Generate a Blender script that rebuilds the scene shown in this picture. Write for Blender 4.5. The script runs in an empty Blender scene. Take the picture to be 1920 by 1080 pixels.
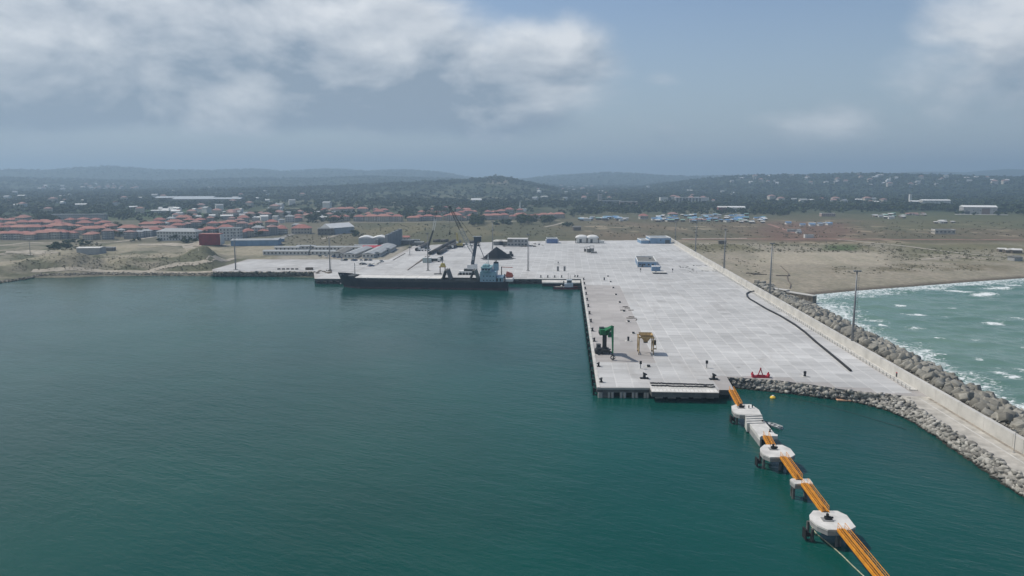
import bpy, bmesh, math, random
import numpy as np
from mathutils import Vector, Matrix
R = math.radians
random.seed(7); RNG = np.random.default_rng(7)
SC = bpy.context.scene
COL = SC.collection

# ------------------------------------------------------------------ camera
F, YH, CZ = 1380.0, 332.0, 65.0          # focal length and horizon row of the 1920 px photograph, eye height in metres
PITCH = math.atan((540 - YH) / F)
cam_d = bpy.data.cameras.new('camera'); cam = bpy.data.objects.new('camera', cam_d); COL.objects.link(cam)
cam.location = (0, 0, CZ); cam.rotation_euler = (math.pi/2 - PITCH, 0, 0)
cam_d.sensor_width = 36; cam_d.lens = F / 1920 * 36; cam_d.clip_start = 1; cam_d.clip_end = 60000
SC.camera = cam

# ------------------------------------------------------------------ sun, sky
SUN_AZ = math.atan2(-8.1, 3.6)           # azimuth of the sun seen from the camera (x right, y ahead)
SUN_EL = R(52)
sun_dir = Vector((math.sin(SUN_AZ)*math.cos(SUN_EL), math.cos(SUN_AZ)*math.cos(SUN_EL), math.sin(SUN_EL)))
sl = bpy.data.lights.new('sun', 'SUN'); sun = bpy.data.objects.new('sun', sl); COL.objects.link(sun)
sl.energy = 3.2; sl.angle = R(0.6); sl.color = (1.0, 0.95, 0.87)
sun.rotation_euler = sun_dir.to_track_quat('Z', 'Y').to_euler(); sun.location = (-300, 200, 600)

SC.render.engine = 'CYCLES'
SC.cycles.use_denoising = True
SC.cycles.volume_bounces = 1
SC.cycles.max_bounces = 6
SC.cycles.transparent_max_bounces = 6
SC.view_settings.view_transform = 'Standard'; SC.view_settings.look = 'None'
SC.view_settings.gamma = 1.0; SC.view_settings.exposure = 0.24; SC.view_settings.use_curve_mapping = False

class NT:
    """small helper to write node trees"""
    def __init__(self, tree): self.t = tree
    def n(self, typ, **kw):
        o = self.t.nodes.new(typ)
        for k, v in kw.items(): setattr(o, k, v)
        return o
    def l(self, a, b): self.t.links.new(a, b)
    def put(self, sock, v):
        if hasattr(v, 'links'): self.l(v, sock)
        else: sock.default_value = v
    def m(self, op, a, b=0.0, c=None, clamp=False):
        o = self.n('ShaderNodeMath', operation=op, use_clamp=clamp)
        self.put(o.inputs[0], a); self.put(o.inputs[1], b)
        if c is not None: self.put(o.inputs[2], c)
        return o.outputs[0]
    def v(self, op, a, b=(0, 0, 0), out=0):
        o = self.n('ShaderNodeVectorMath', operation=op)
        self.put(o.inputs[0], a); self.put(o.inputs[1], b)
        return o.outputs[out]
    def noise(self, vec, scale, detail=4, rough=0.55, dist=0.0):
        o = self.n('ShaderNodeTexNoise')
        if vec is not None: self.l(vec, o.inputs['Vector'])
        o.inputs['Scale'].default_value = scale; o.inputs['Detail'].default_value = detail
        o.inputs['Roughness'].default_value = rough; o.inputs['Distortion'].default_value = dist
        return o.outputs['Fac']
    def ss(self, x, a, b, lo=0.0, hi=1.0, kind='SMOOTHSTEP'):
        o = self.n('ShaderNodeMapRange', interpolation_type=kind)
        self.put(o.inputs[0], x); o.inputs[1].default_value = a; o.inputs[2].default_value = b
        o.inputs[3].default_value = lo; o.inputs[4].default_value = hi
        return o.outputs[0]
    def mix(self, f, a, b, blend='MIX'):
        o = self.n('ShaderNodeMix', data_type='RGBA', blend_type=blend)
        self.put(o.inputs[0], f)
        for i, c in ((6, a), (7, b)):
            self.put(o.inputs[i], c if hasattr(c, 'links') else (*c, 1.0))
        return o.outputs[2]

def pix_dir(px, py):
    """world direction of a photograph pixel"""
    a, b = (px - 960) / F, (540 - py) / F
    return Vector((a, math.cos(PITCH) + b*math.sin(PITCH), -math.sin(PITCH) + b*math.cos(PITCH)))

world = bpy.data.worlds.new('World'); SC.world = world; world.use_nodes = True
world.node_tree.nodes.clear()
w = NT(world.node_tree)
sky = w.n('ShaderNodeTexSky', sky_type='NISHITA', sun_disc=False)
sky.sun_elevation = SUN_EL; sky.sun_rotation = SUN_AZ; sky.altitude = 60
sky.air_density = 1.15; sky.dust_density = 0.35; sky.ozone_density = 2.5
tc = w.n('ShaderNodeTexCoord')
Q = w.v('MULTIPLY', tc.outputs['Generated'], (1.0, 1.0, 2.0))
def blob(px, py, r0, r1, amt):
    d = pix_dir(px, py).normalized()
    o = w.v('DISTANCE', Q, (d.x, d.y, d.z*2.0), out=1)
    return w.ss(o, r0, r1, amt, 0.0)
# cloud cover: a bank filling the left half of the sky, thinning to the right, plus a few stray clouds
sep = w.n('ShaderNodeSeparateXYZ'); w.l(tc.outputs['Generated'], sep.inputs[0])
az = w.m('ARCTAN2', sep.outputs[0], sep.outputs[1])
el = w.m('ARCSINE', sep.outputs[2])
edge = w.m('ADD', az, w.m('MULTIPLY', el, 1.85))                     # the bank's upper edge leans to the left
cov = w.ss(edge, 0.12, 0.56, 1.0, 0.0)
cov = w.m('MULTIPLY', cov, w.ss(az, -0.06, 0.22, 1.0, 0.0))
cov = w.m('MULTIPLY', cov, w.ss(el, 0.02, 0.085, 0.0, 1.0))
cov = w.m('MAXIMUM', cov, blob(1000, 125, 0.02, 0.22, 0.86))
cov = w.m('MAXIMUM', cov, blob(80, -60, 0.15, 0.5, 1.0))
for b in ((1860, 30, 0.02, 0.17, 0.66), (1960, -10, 0.05, 0.22, 0.66), (1240, 148, 0.0, 0.07, 0.42), (1900, 175, 0.0, 0.10, 0.62), (1560, 225, 0.0, 0.12, 0.45),
          (1470, 232, 0.0, 0.13, 0.45), (1290, 250, 0.0, 0.10, 0.4), (1800, 175, 0.0, 0.08, 0.46), (2300, 60, 0.1, 0.4, 0.8), (700, -400, 0.1, 0.4, 0.7)):
    cov = w.m('MAXIMUM', cov, blob(*b))
n1 = w.noise(Q, 5.2, 10, 0.55, 0.25)
n1b = w.noise(w.v('ADD', Q, (-0.025, 0.0, 0.055)), 5.2, 6, 0.55, 0.25)
n2 = w.noise(w.v('MULTIPLY', Q, (1, 1, 1.5)), 3.0, 4, 0.5)
dens = w.m('ADD', w.m('MULTIPLY', w.m('SUBTRACT', n1, 0.5), 1.15), w.m('SUBTRACT', cov, 0.34))
mask = w.ss(dens, -0.10, 0.42)
lit = w.m('ADD', w.m('MULTIPLY', w.m('SUBTRACT', n1, n1b), 2.9), w.m('ADD', w.m('MULTIPLY', w.m('SUBTRACT', n2, 0.5), 1.9), 0.40))
lit = w.m('ADD', lit, w.ss(el, 0.07, 0.20, -0.48, 0.22, 'LINEAR'))
lit = w.m('ADD', lit, w.ss(az, 0.15, 0.25, 0.0, 0.30))
lit = w.m('ADD', lit, w.ss(dens, 0.55, 0.15, 0.0, 0.16, 'LINEAR'), clamp=True)
ccol = w.mix(lit, (0.225, 0.280, 0.350), (0.72, 0.735, 0.75))
skyc = w.mix(1.0, sky.outputs[0], (0.083, 0.0800, 0.0840), 'MULTIPLY')
skyc = w.mix(w.ss(el, 0.0, 0.28, 0.72, 0.0), skyc, (0.290, 0.368, 0.445))      # thin even veil of summer haze
full = w.mix(w.m('MULTIPLY', mask, 0.88), skyc, ccol)
bg = w.n('ShaderNodeBackground'); w.l(full, bg.inputs[0]); bg.inputs[1].default_value = 1.0
out = w.n('ShaderNodeOutputWorld'); w.l(bg.outputs[0], out.inputs[0])

# ------------------------------------------------------------------ helpers
MATS = {}
def mat(name, col, rough=0.85, var=0.12, scale=0.6, metal=0.0, bump=0.0, col2=None, spec=0.3, detail=4):
    if name in MATS: return MATS[name]
    m = bpy.data.materials.new(name); m.use_nodes = True; MATS[name] = m
    t = NT(m.node_tree); bs = m.node_tree.nodes['Principled BSDF']
    geo = t.n('ShaderNodeNewGeometry')
    f = t.noise(geo.outputs['Position'], scale, detail, 0.6)
    c2 = col2 or tuple(min(1, c*(1+var*2.2)) for c in col)
    c1 = tuple(c*(1-var*1.6) for c in col) if col2 is None else col
    t.l(t.mix(t.ss(f, 0.3, 0.7, kind='LINEAR'), c1, c2), bs.inputs['Base Color'])
    bs.inputs['Roughness'].default_value = rough; bs.inputs['Metallic'].default_value = metal
    bs.inputs['Specular IOR Level'].default_value = spec
    if bump:
        b = t.n('ShaderNodeBump'); b.inputs['Strength'].default_value = bump; b.inputs['Distance'].default_value = 0.1
        t.l(t.noise(geo.outputs['Position'], scale*4, 5, 0.6), b.inputs['Height']); t.l(b.outputs[0], bs.inputs['Normal'])
    return m

def P(px, py, z=3.0):
    """point where the pixel's ray meets the level z"""
    d = pix_dir(px, py); t = (z - CZ) / d.z
    return Vector((d.x*t, d.y*t, z))
def proj(x, y, z):
    """pixel of a world point (numpy arrays)"""
    dy, dz = y, z - CZ
    fw = dy*math.cos(PITCH) - dz*math.sin(PITCH); up = dy*math.sin(PITCH) + dz*math.cos(PITCH)
    return 960 + F*x/fw, 540 - F*up/fw
def mpp(p): return (p.y*math.cos(PITCH) - (p.z-CZ)*math.sin(PITCH)) / F   # metres per photograph pixel at p

class MB:
    """collects boxes, bars, tubes into ONE mesh"""
    def __init__(s): s.v = []; s.f = []
    def add(s, vs, fs):
        n = len(s.v); s.v += [tuple(v) for v in vs]; s.f += [tuple(i+n for i in f) for f in fs]; return s
    def box(s, c, d, rz=0.0, top=1.0):
        x, y, z = d[0]/2, d[1]/2, d[2]/2; cs, sn = math.cos(rz), math.sin(rz); vs = []
        for k in (-1, 1):
            q = top if k > 0 else 1.0
            for a, b in ((-1, -1), (1, -1), (1, 1), (-1, 1)):
                X, Y = a*x*q, b*y*q
                vs.append((c[0]+X*cs-Y*sn, c[1]+X*sn+Y*cs, c[2]+k*z))
        return s.add(vs, [(3, 2, 1, 0), (4, 5, 6, 7), (0, 1, 5, 4), (1, 2, 6, 5), (2, 3, 7, 6), (3, 0, 4, 7)])
    def bz(s, x, y, z0, sx, sy, sz, rz=0.0): return s.box((x, y, z0+sz/2), (sx, sy, sz), rz)
    def tube(s, a, b, r, n=8, r2=None, cap=True):
        a, b = Vector(a), Vector(b); d = (b-a).normalized(); r2 = r if r2 is None else r2
        u = d.cross(Vector((0, 0, 1)) if abs(d.z) < .95 else Vector((1, 0, 0))).normalized(); w_ = d.cross(u)
        vs = []
        for p, q in ((a, r), (b, r2)):
            for i in range(n):
                t = 2*math.pi*i/n; vs.append(p + u*math.cos(t)*q + w_*math.sin(t)*q)
        fs = [(i, (i+1) % n, n+(i+1) % n, n+i) for i in range(n)]
        if cap: fs += [tuple(range(n-1, -1, -1)), tuple(range(n, 2*n))]
        return s.add(vs, fs)
    def path(s, pts, r, n=6):
        pts = [Vector(p) for p in pts]; vs, fs = [], []
        for k, p in enumerate(pts):
            d = (pts[min(k+1, len(pts)-1)] - pts[max(k-1, 0)]).normalized()
            u = d.cross(Vector((0, 0, 1)) if abs(d.z) < .95 else Vector((1, 0, 0))).normalized(); w_ = d.cross(u)
            for i in range(n):
                t = 2*math.pi*i/n; vs.append(p + u*math.cos(t)*r + w_*math.sin(t)*r)
            if k: 
                o = (k-1)*n; fs += [(o+i, o+(i+1) % n, o+n+(i+1) % n, o+n+i) for i in range(n)]
        e = (len(pts)-1)*n
        fs += [tuple(range(n-1, -1, -1)), tuple(range(e, e+n))]
        return s.add(vs, fs)
    def prism(s, poly, z0, z1):
        n = len(poly)
        vs = [(p[0], p[1], z0) for p in poly] + [(p[0], p[1], z1) for p in poly]
        return s.add(vs, [(i, (i+1) % n, n+(i+1) % n, n+i) for i in range(n)] + [tuple(range(n-1, -1, -1)), tuple(range(n, 2*n))])
    def quad(s, *ps): return s.add(ps, [tuple(range(len(ps)))])
    def mesh(s, name):
        me = bpy.data.meshes.new(name); me.from_pydata(s.v, [], s.f); me.validate(); me.update(); return me
    def build(s, name, m, parent=None, smooth=False, fix=False):
        me = s.mesh(name)
        if fix:
            bm = bmesh.new(); bm.from_mesh(me); bmesh.ops.recalc_face_normals(bm, faces=bm.faces); bm.to_mesh(me); bm.free()
        return obj(name, me, m, parent, smooth)

def obj(name, me, m, parent=None, smooth=False):
    o = bpy.data.objects.new(name, me); COL.objects.link(o)
    if m is not None and not me.materials: me.materials.append(m)
    if smooth:
        for p in me.polygons: p.use_smooth = True
    if parent is not None: o.parent = parent
    return o
def tag(o, label=None, cat=None, group=None, kind=None):
    if label: o['label'] = label
    if cat: o['category'] = cat
    if group: o['group'] = group
    if kind: o['kind'] = kind
    return o
def thing(name, label, cat, loc=(0, 0, 0), rz=0.0, group=None):
    o = bpy.data.objects.new(name, None); COL.objects.link(o); o.empty_display_size = 0.5
    o.location = loc; o.rotation_euler = (0, 0, rz)
    return tag(o, label, cat, group)
def dup(root, loc=None, rz=None, label=None, scale=None):
    """a copy of a thing with copies of its parts and sub-parts; mesh data is shared"""
    def rec(o, parent):
        c = o.copy(); COL.objects.link(c); c.parent = parent
        for ch in o.children: rec(ch, c)
        return c
    r = rec(root, None)
    if loc is not None: r.location = loc
    if rz is not None: r.rotation_euler = (0, 0, rz)
    if label: r['label'] = label
    if scale is not None: r.scale = (scale,)*3 if not hasattr(scale, '__len__') else scale
    return r
def np_mesh(name, V, Fq, m=None, attrs=(), smooth=False):
    """mesh from numpy arrays; Fq is (n,3) or (n,4)"""
    me = bpy.data.meshes.new(name); k = Fq.shape[1]
    me.vertices.add(len(V)); me.vertices.foreach_set('co', V.astype(np.float32).ravel())
    me.loops.add(Fq.size); me.loops.foreach_set('vertex_index', Fq.astype(np.int32).ravel())
    me.polygons.add(len(Fq)); me.polygons.foreach_set('loop_start', np.arange(0, Fq.size, k, dtype=np.int32))
    if smooth: me.polygons.foreach_set('use_smooth', np.ones(len(Fq), bool))
    for nm, arr in attrs:
        if arr.ndim == 1: me.attributes.new(nm, 'FLOAT', 'POINT').data.foreach_set('value', arr.astype(np.float32))
        else: me.attributes.new(nm, 'FLOAT_COLOR', 'POINT').data.foreach_set('color', np.c_[arr, np.ones(len(arr))].astype(np.float32).ravel())
    me.update(); me.validate()
    if m: me.materials.append(m)
    return me
def grid_faces(nu, nv):
    i = np.arange(nu-1)[:, None]*nv + np.arange(nv-1)[None]
    return np.stack([i, i+1, i+nv+1, i+nv], -1).reshape(-1, 4)

# the port's own axes: "along" runs from the head of the mole to the land, "across" to the right
PA = math.atan((1065-960)/F)
FWD = Vector((math.sin(PA), math.cos(PA), 0)); RGT = Vector((math.cos(PA), -math.sin(PA), 0)); PRZ = -PA
DECK = 3.0
# ------------------------------------------------------------------ terrain
def hash2(ix, iy, seed):
    h = (ix.astype(np.int64)*374761393 + iy.astype(np.int64)*668265263 + seed*1442695) & 0x7fffffff
    h = ((h ^ (h >> 13))*1274126177) & 0x7fffffff
    return ((h ^ (h >> 16)) & 0xffff) / 65535.0
def vnoise(x, y, seed=0):
    ix, iy = np.floor(x), np.floor(y); fx, fy = x-ix, y-iy
    fx = fx*fx*(3-2*fx); fy = fy*fy*(3-2*fy)
    a, b = hash2(ix, iy, seed), hash2(ix+1, iy, seed); c, d = hash2(ix, iy+1, seed), hash2(ix+1, iy+1, seed)
    return (a*(1-fx)+b*fx)*(1-fy) + (c*(1-fx)+d*fx)*fy
def fbm(x, y, scale, octs=4, seed=0, gain=0.5):
    t = np.zeros_like(x, dtype=float); a = 1.0; s = 0.0
    for o in range(octs):
        t += a*vnoise(x/scale*2**o, y/scale*2**o, seed+o*17); s += a; a *= gain
    return t/s
def sstep(a, b, x):
    t = np.clip((x-a)/(b-a), 0, 1); return t*t*(3-2*t)

# outline of the dry land (pixels at sea level), closed far beyond the frame
def xy(lst, z): return [tuple(P(px, py, z)[:2]) for px, py in lst]
COAST = ([(-9000, 300.0), (-2500, 420.0)] +
         xy([(-500, 548), (-150, 539), (0, 531), (40, 525), (62, 521), (120, 521), (190, 518), (300, 517), (400, 518), (500, 519), (590, 520), (640, 519)], 0) +
         xy([(700, 518), (900, 518), (1080, 519), (1100, 524), (1128, 700), (1340, 702), (1365, 712)], 3) +
         xy([(1480, 731), (1600, 748), (1690, 770), (1800, 842), (1920, 925), (2200, 1110)], 0) +
         xy([(2260, 1010), (1920, 815), (1800, 745), (1640, 648), (1545, 585), (1500, 560)], 0) +
         xy([(1510, 556), (1530, 552), (1600, 545.5), (1700, 538), (1800, 530), (1920, 521.5), (2100, 510), (2500, 492), (3200, 470)], 0) +
         [(9000, 900.0), (30000, 30000.0), (-30000, 30000.0), (-30000, 300.0)])
CO = np.array(COAST)
def coast_sdf(x, y):
    """metres inland (+) or out at sea (-)"""
    x = np.asarray(x, float); y = np.asarray(y, float)
    best = np.full(x.shape, 1e18); inside = np.zeros(x.shape, bool)
    n = len(CO)
    for i in range(n):
        ax, ay = CO[i]; bx, by = CO[(i+1) % n]
        dx, dy = bx-ax, by-ay
        t = np.clip(((x-ax)*dx+(y-ay)*dy)/(dx*dx+dy*dy), 0, 1)
        best = np.minimum(best, (x-ax-t*dx)**2 + (y-ay-t*dy)**2)
        c = (ay > y) != (by > y)
        inside ^= c & (x < (bx-ax)*(y-ay)/((by-ay) if by != ay else 1e-9) + ax)
    d = np.sqrt(best); return np.where(inside, d, -d)

# ridges: distance, width of the near slope, width of the far slope, outline in the photograph
RIDGES = [
    (7200, 2000, 3000, 0.10, [(-900, 321), (-300, 322), (0, 319), (100, 319.5), (160, 315), (215, 312.5), (260, 315), (300, 318), (400, 319.5), (440, 318), (480, 316.5), (540, 320), (580, 318), (625, 315.5), (690, 319), (750, 317), (800, 318.5), (840, 323), (880, 330), (930, 338), (1000, 346)]),
    (5000, 1500, 1500, 0.16, [(-900, 334), (0, 331), (130, 333), (300, 337), (400, 334), (480, 332), (600, 332), (700, 328.5), (760, 331), (840, 332), (900, 338), (1000, 350), (1100, 356)]),
    (2900, 900, 900, 0.3, [(-200, 358), (300, 354), (500, 350), (640, 346), (760, 340), (820, 337), (860, 334), (905, 332), (932, 328.5), (955, 332), (1000, 341), (1030, 348), (1060, 358), (1120, 363)]),
    (6500, 1800, 2500, 0.10, [(900, 346), (960, 338), (1000, 332), (1020, 328.5), (1060, 326.5), (1100, 324.5), (1132, 322), (1180, 323.5), (1240, 327.5), (1290, 329.5), (1340, 328), (1400, 327.5), (1500, 329), (1700, 331)]),
    (3800, 1300, 1600, 0.18, [(1120, 356), (1200, 348), (1300, 334), (1360, 329), (1430, 327), (1500, 326), (1620, 324), (1720, 326.5), (1800, 328.5), (1920, 331), (2400, 333)]),
    (8500, 2000, 3000, 0.06, [(1500, 332), (1620, 326), (1700, 322), (1740, 321.5), (1800, 323), (1830, 320.5), (1880, 318), (1920, 319.5), (2300, 318), (3000, 320)]),
]
def height(x, y):
    x = np.asarray(x, float); y = np.asarray(y, float)
    d = coast_sdf(x, y); r = np.hypot(x, y)
    z = np.where(d < 0, np.maximum(d*0.12, -7.0), 2.3*(1-np.exp(-np.maximum(d, 0)/14)))
    # rough spoil heaps on the left shore, dunes on the right beach
    inl = sstep(4, 40, d)
    pxx, pyy = proj(x, np.maximum(y, 30), 3.0)
    left = sstep(430, 380, pxx)*sstep(840, 640, r)
    z = z + left*inl*(np.maximum(fbm(x, y, 55, 4, 3)-0.43, 0)*34 + (fbm(x, y, 15, 3, 9)-0.5)*4.0)
    right = sstep(1290, 1420, pxx)*sstep(12, 60, d)
    z = z + right*(fbm(x, y, 40, 4, 5)-0.5)*2.0*sstep(1200, 600, r)
    q0 = P(1462, 529, 2.5)
    z = z + 3.6*np.exp(-((x-q0.x)/9)**2-((y-q0.y)/14)**2)*right
    z = z + sstep(700, 2500, r)*4 + sstep(900, 2000, r)*(fbm(x, y, 260, 4, 11)-0.45)*9
    az_px = 960 + F*x/np.maximum(y, 1.0)
    for D, wn, wf, rough, out in RIDGES:
        ys = np.interp(az_px, [o[0] for o in out], [o[1] for o in out])
        top = CZ + (YH-ys)/F*D - 10          # the woods standing on the ridge reach the outline
        prof = np.where(r < D, sstep(D-wn, D, r), 1-0.6*sstep(D, D+wf, r))
        bumps = (fbm(x, y, D*0.10, 5, int(D) % 97)-0.5)*top*rough*2.2*(1-np.exp(-((r-D)/(wn*0.12))**2))
        cand = 7 + (top-7)*prof + bumps*prof
        z = np.where(y > 50, np.maximum(z, np.where(r > D-wn, cand, -99)), z)
    return z
ang = np.linspace(R(-60), R(60), 900)
rad = np.concatenate([np.geomspace(60, 330, 30)[:-1], np.linspace(330, 1200, 250)[:-1], np.geomspace(1200, 13500, 210)])
A, RR = np.meshgrid(ang, rad, indexing='ij')
X, Y = RR*np.sin(A), RR*np.cos(A); Z = height(X, Y)
SDF = coast_sdf(X, Y)
def _cols(a):
    f = min(max((a-ang[0])/(ang[1]-ang[0]), 0), len(ang)-1.001); i = int(f); return i, f-i
def hgt(x, y):
    i, f = _cols(math.atan2(x, y)); return float(np.interp(math.hypot(x, y), rad, Z[i]*(1-f)+Z[i+1]*f))
def G(px, py):
    """first point of the ground under a pixel"""
    d = pix_dir(px, py); h = math.hypot(d.x, d.y); i, f = _cols(math.atan2(d.x, d.y))
    col = Z[i]*(1-f)+Z[i+1]*f; z = CZ + d.z/h*rad - np.maximum(col, 0)
    k = int(np.argmax(z < 0)) or len(rad)-1
    t = rad[k-1] + (rad[k]-rad[k-1])*(z[k-1]/(z[k-1]-z[k]) if z[k] < 0 else 1)
    x, y = d.x/h*t, d.y/h*t; return Vector((x, y, hgt(x, y)))
PX, PY = proj(X, Y, Z)

def blend(c, f, col): return c*(1-f[..., None]) + np.array(col)*f[..., None]
def pband(x0, x1, y0, y1, sx=40, sy=5):
    nx = (fbm(X, Y, 60, 3, 31)-0.5)*2
    return sstep(x0-sx, x0+sx, PX+nx*sx)*sstep(x1+sx, x1-sx, PX+nx*sx)*sstep(y0-sy, y0+sy, PY+nx*sy)*sstep(y1+sy, y1-sy, PY+nx*sy)
na, nb, nc = fbm(X, Y, 90, 4, 41), fbm(X, Y, 22, 4, 43), fbm(X, Y*0.35, 45, 4, 47)
C = np.zeros(X.shape+(3,)) + np.array([0.030, 0.045, 0.022])            # woods
far_open = sstep(0.57, 0.66, fbm(X, Y, 420, 4, 51))*sstep(3000, 1600, RR)
C = blend(C, far_open*0.7, (0.068, 0.080, 0.040))
C = blend(C, far_open*sstep(0.5, 0.62, na)*0.6, (0.20, 0.18, 0.12))
# plain behind the port
C = blend(C, pband(560, 2200, 400, 470), (0.100, 0.098, 0.058))
C = blend(C, pband(640, 1100, 412, 450, 40, 4)*sstep(0.42, 0.62, nc)*0.8, (0.165, 0.145, 0.085))
C = blend(C, pband(1050, 2300, 412, 462, 60, 5)*(0.45+0.55*sstep(0.40, 0.6, nc)), (0.150, 0.118, 0.076))
C = blend(C, pband(1080, 2300, 414, 460, 60, 5)*sstep(0.55, 0.66, nb)*sstep(0.45, 0.6, na), (0.28, 0.23, 0.16))
C = blend(C, pband(1430, 1600, 418, 450, 30, 4)*0.8, (0.155, 0.092, 0.066))
C = blend(C, pband(1640, 2300, 396, 430, 60, 5)*0.6, (0.095, 0.105, 0.048))
C = blend(C, pband(1100, 1500, 452, 472, 30, 3)*0.7, (0.20, 0.165, 0.12))
# town ground
C = blend(C, pband(-200, 660, 408, 462, 50, 4)*0.85, (0.155, 0.140, 0.105))
C = blend(C, pband(150, 420, 390, 412, 50, 5)*0.7, (0.055, 0.090, 0.032))
# left waste ground
lw = pband(-400, 560, 456, 540, 60, 3)
C = blend(C, lw, (0.225, 0.205, 0.160))
C = blend(C, lw*sstep(0.42, 0.56, nb)*0.9, (0.112, 0.115, 0.076))
C = blend(C, lw*sstep(0.52, 0.60, nc)*0.6, (0.36, 0.315, 0.24))
C = blend(C, pband(520, 760, 461, 500, 12, 2), (0.30, 0.275, 0.235))
# sand on the right
sn = pband(1270, 2600, 456, 600, 30, 4)
C = blend(C, sn, (0.285, 0.252, 0.200))
C = blend(C, sn*sstep(480, 462, PY)*sstep(0.40, 0.56, nc), (0.155, 0.140, 0.080))
C = blend(C, sn*sstep(1640, 1740, PX)*sstep(500, 486, PY)*sstep(0.42, 0.55, na*0.6+nb*0.4), (0.150, 0.140, 0.082))
C = blend(C, sn*pband(1560, 1900, 496, 512, 40, 4)*sstep(0.5, 0.6, nb)*0.8, (0.165, 0.140, 0.090))
C = blend(C, pband(1540, 1600, 458, 469, 15, 3), (0.090, 0.115, 0.045))
C = blend(C, pband(1420, 1660, 474, 496, 12, 3)*0.9, (0.36, 0.318, 0.252))
# wet strip along the water
C = blend(C, sstep(7, 1.5, SDF)*sstep(1400, 1500, PX), (0.120, 0.098, 0.075))
C = blend(C, sstep(5, 1, SDF)*sstep(700, 500, PX), (0.14, 0.125, 0.10))
C = blend(C, sstep(0.2, -2.5, SDF), (0.10, 0.10, 0.075))
q = pband(915, 950, 330, 345, 6, 3)*(RR > 2200)*(RR < 3300)
C = blend(C, q*0.75, (0.30, 0.26, 0.22))
C = np.clip(C, 0.01, 1)

mg = bpy.data.materials.new('ground'); mg.use_nodes = True; t = NT(mg.node_tree); bs = mg.node_tree.nodes['Principled BSDF']
at = t.n('ShaderNodeAttribute', attribute_name='soil'); geo = t.n('ShaderNodeNewGeometry')
f1 = t.noise(geo.outputs['Position'], 0.35, 6, 0.65); f2 = t.noise(t.v('MULTIPLY', geo.outputs['Position'], (1, 0.4, 1)), 0.06, 5, 0.6)
c = t.mix(t.ss(f1, 0.25, 0.75, kind='LINEAR'), (0.62, 0.62, 0.60), (1.35, 1.33, 1.28))
c = t.mix(1.0, at.outputs['Color'], c, 'MULTIPLY')
c = t.mix(t.ss(f2, 0.42, 0.62, 0.0, 0.35), c, t.mix(1.0, c, (0.62, 0.68, 0.6), 'MULTIPLY'))
t.l(c, bs.inputs['Base Color']); bs.inputs['Roughness'].default_value = 0.95; bs.inputs['Specular IOR Level'].default_value = 0.1
b = t.n('ShaderNodeBump'); b.inputs['Strength'].default_value = 0.7; b.inputs['Distance'].default_value = 0.6
t.l(t.noise(geo.outputs['Position'], 0.25, 6, 0.65), b.inputs['Height']); t.l(b.outputs[0], bs.inputs['Normal'])
gm = np_mesh('ground', np.stack([X, Y, Z], -1).reshape(-1, 3), grid_faces(*X.shape)[:, ::-1], mg, [('soil', C.reshape(-1, 3))], smooth=True)
tag(obj('ground', gm, None), kind='structure')

# ------------------------------------------------------------------ water
WALL_Z = 6.2
wl0, wl1 = P(1421, 540, WALL_Z), P(1920, 825, WALL_Z)      # two points of the sea wall's inner top edge
WD = (wl1-wl0); WD.z = 0; WD.normalize(); WD = -WD          # along the wall, away from the camera
WR = Vector((WD.y, -WD.x, 0))                               # to seaward
W0 = Vector((wl1.x, wl1.y, 0))
def WL(s, t, z=0.0): return W0 + WD*s + WR*t + Vector((0, 0, z))

def water_mat(name, deep, turbid, rough, s1, amp, foam=False):
    m = bpy.data.materials.new(name); m.use_nodes = True; t = NT(m.node_tree); bs = m.node_tree.nodes['Principled BSDF']
    geo = t.n('ShaderNodeNewGeometry'); pos = geo.outputs['Position']
    f = t.noise(pos, 0.008, 4, 0.55)
    c = t.mix(t.ss(f, 0.35, 0.68), deep, turbid)
    bs.inputs['IOR'].default_value = 1.333; bs.inputs['Specular IOR Level'].default_value = 0.22
    rot = t.n('ShaderNodeVectorRotate', rotation_type='Z_AXIS'); t.l(pos, rot.inputs['Vector']); rot.inputs['Angle'].default_value = R(28)
    st = t.v('MULTIPLY', rot.outputs[0], (0.42, 1.0, 1.0))
    h = t.m('ADD', t.noise(st, s1, 5, 0.62), t.m('MULTIPLY', t.noise(st, s1*0.22, 3, 0.5), 1.6))
    gust = t.ss(t.noise(pos, 0.012, 4, 0.6), 0.36, 0.66, 0.6, 1.0)
    b = t.n('ShaderNodeBump'); t.l(t.m('MULTIPLY', gust, amp), b.inputs['Strength']); b.inputs['Distance'].default_value = 0.35
    t.l(h, b.inputs['Height']); t.l(b.outputs[0], bs.inputs['Normal'])
    if foam:
        at = t.n('ShaderNodeAttribute', attribute_name='foam')
        fn = t.noise(t.v('MULTIPLY', pos, (0.8, 1.5, 1)), 0.6, 8, 0.72, 0.8)
        ff = t.ss(t.m('ADD', at.outputs['Fac'], t.m('MULTIPLY', t.m('SUBTRACT', fn, 0.5), 2.3)), 0.46, 0.82)
        c = t.mix(ff, c, (0.74, 0.77, 0.76)); t.l(t.ss(ff, 0, 1, rough, 0.75), bs.inputs['Roughness'])
    else: bs.inputs['Roughness'].default_value = rough
    t.l(c, bs.inputs['Base Color'])
    return m
m_harb = water_mat('harbour_water', (0.0024, 0.049, 0.0405), (0.0036, 0.066, 0.053), 0.09, 0.75, 0.6)
m_sea = water_mat('sea', (0.098, 0.180, 0.148), (0.140, 0.225, 0.188), 0.16, 0.45, 1.0, foam=True)

c1, c2, c3, c4 = WL(-2500, 8), WL(700, 8), Vector((-6000, 1500, 0)), Vector((-6000, -3500, 0))
hw = MB().quad(c1, c2, c3, c4).build('harbour_water', m_harb); tag(hw, kind='structure')

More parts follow.
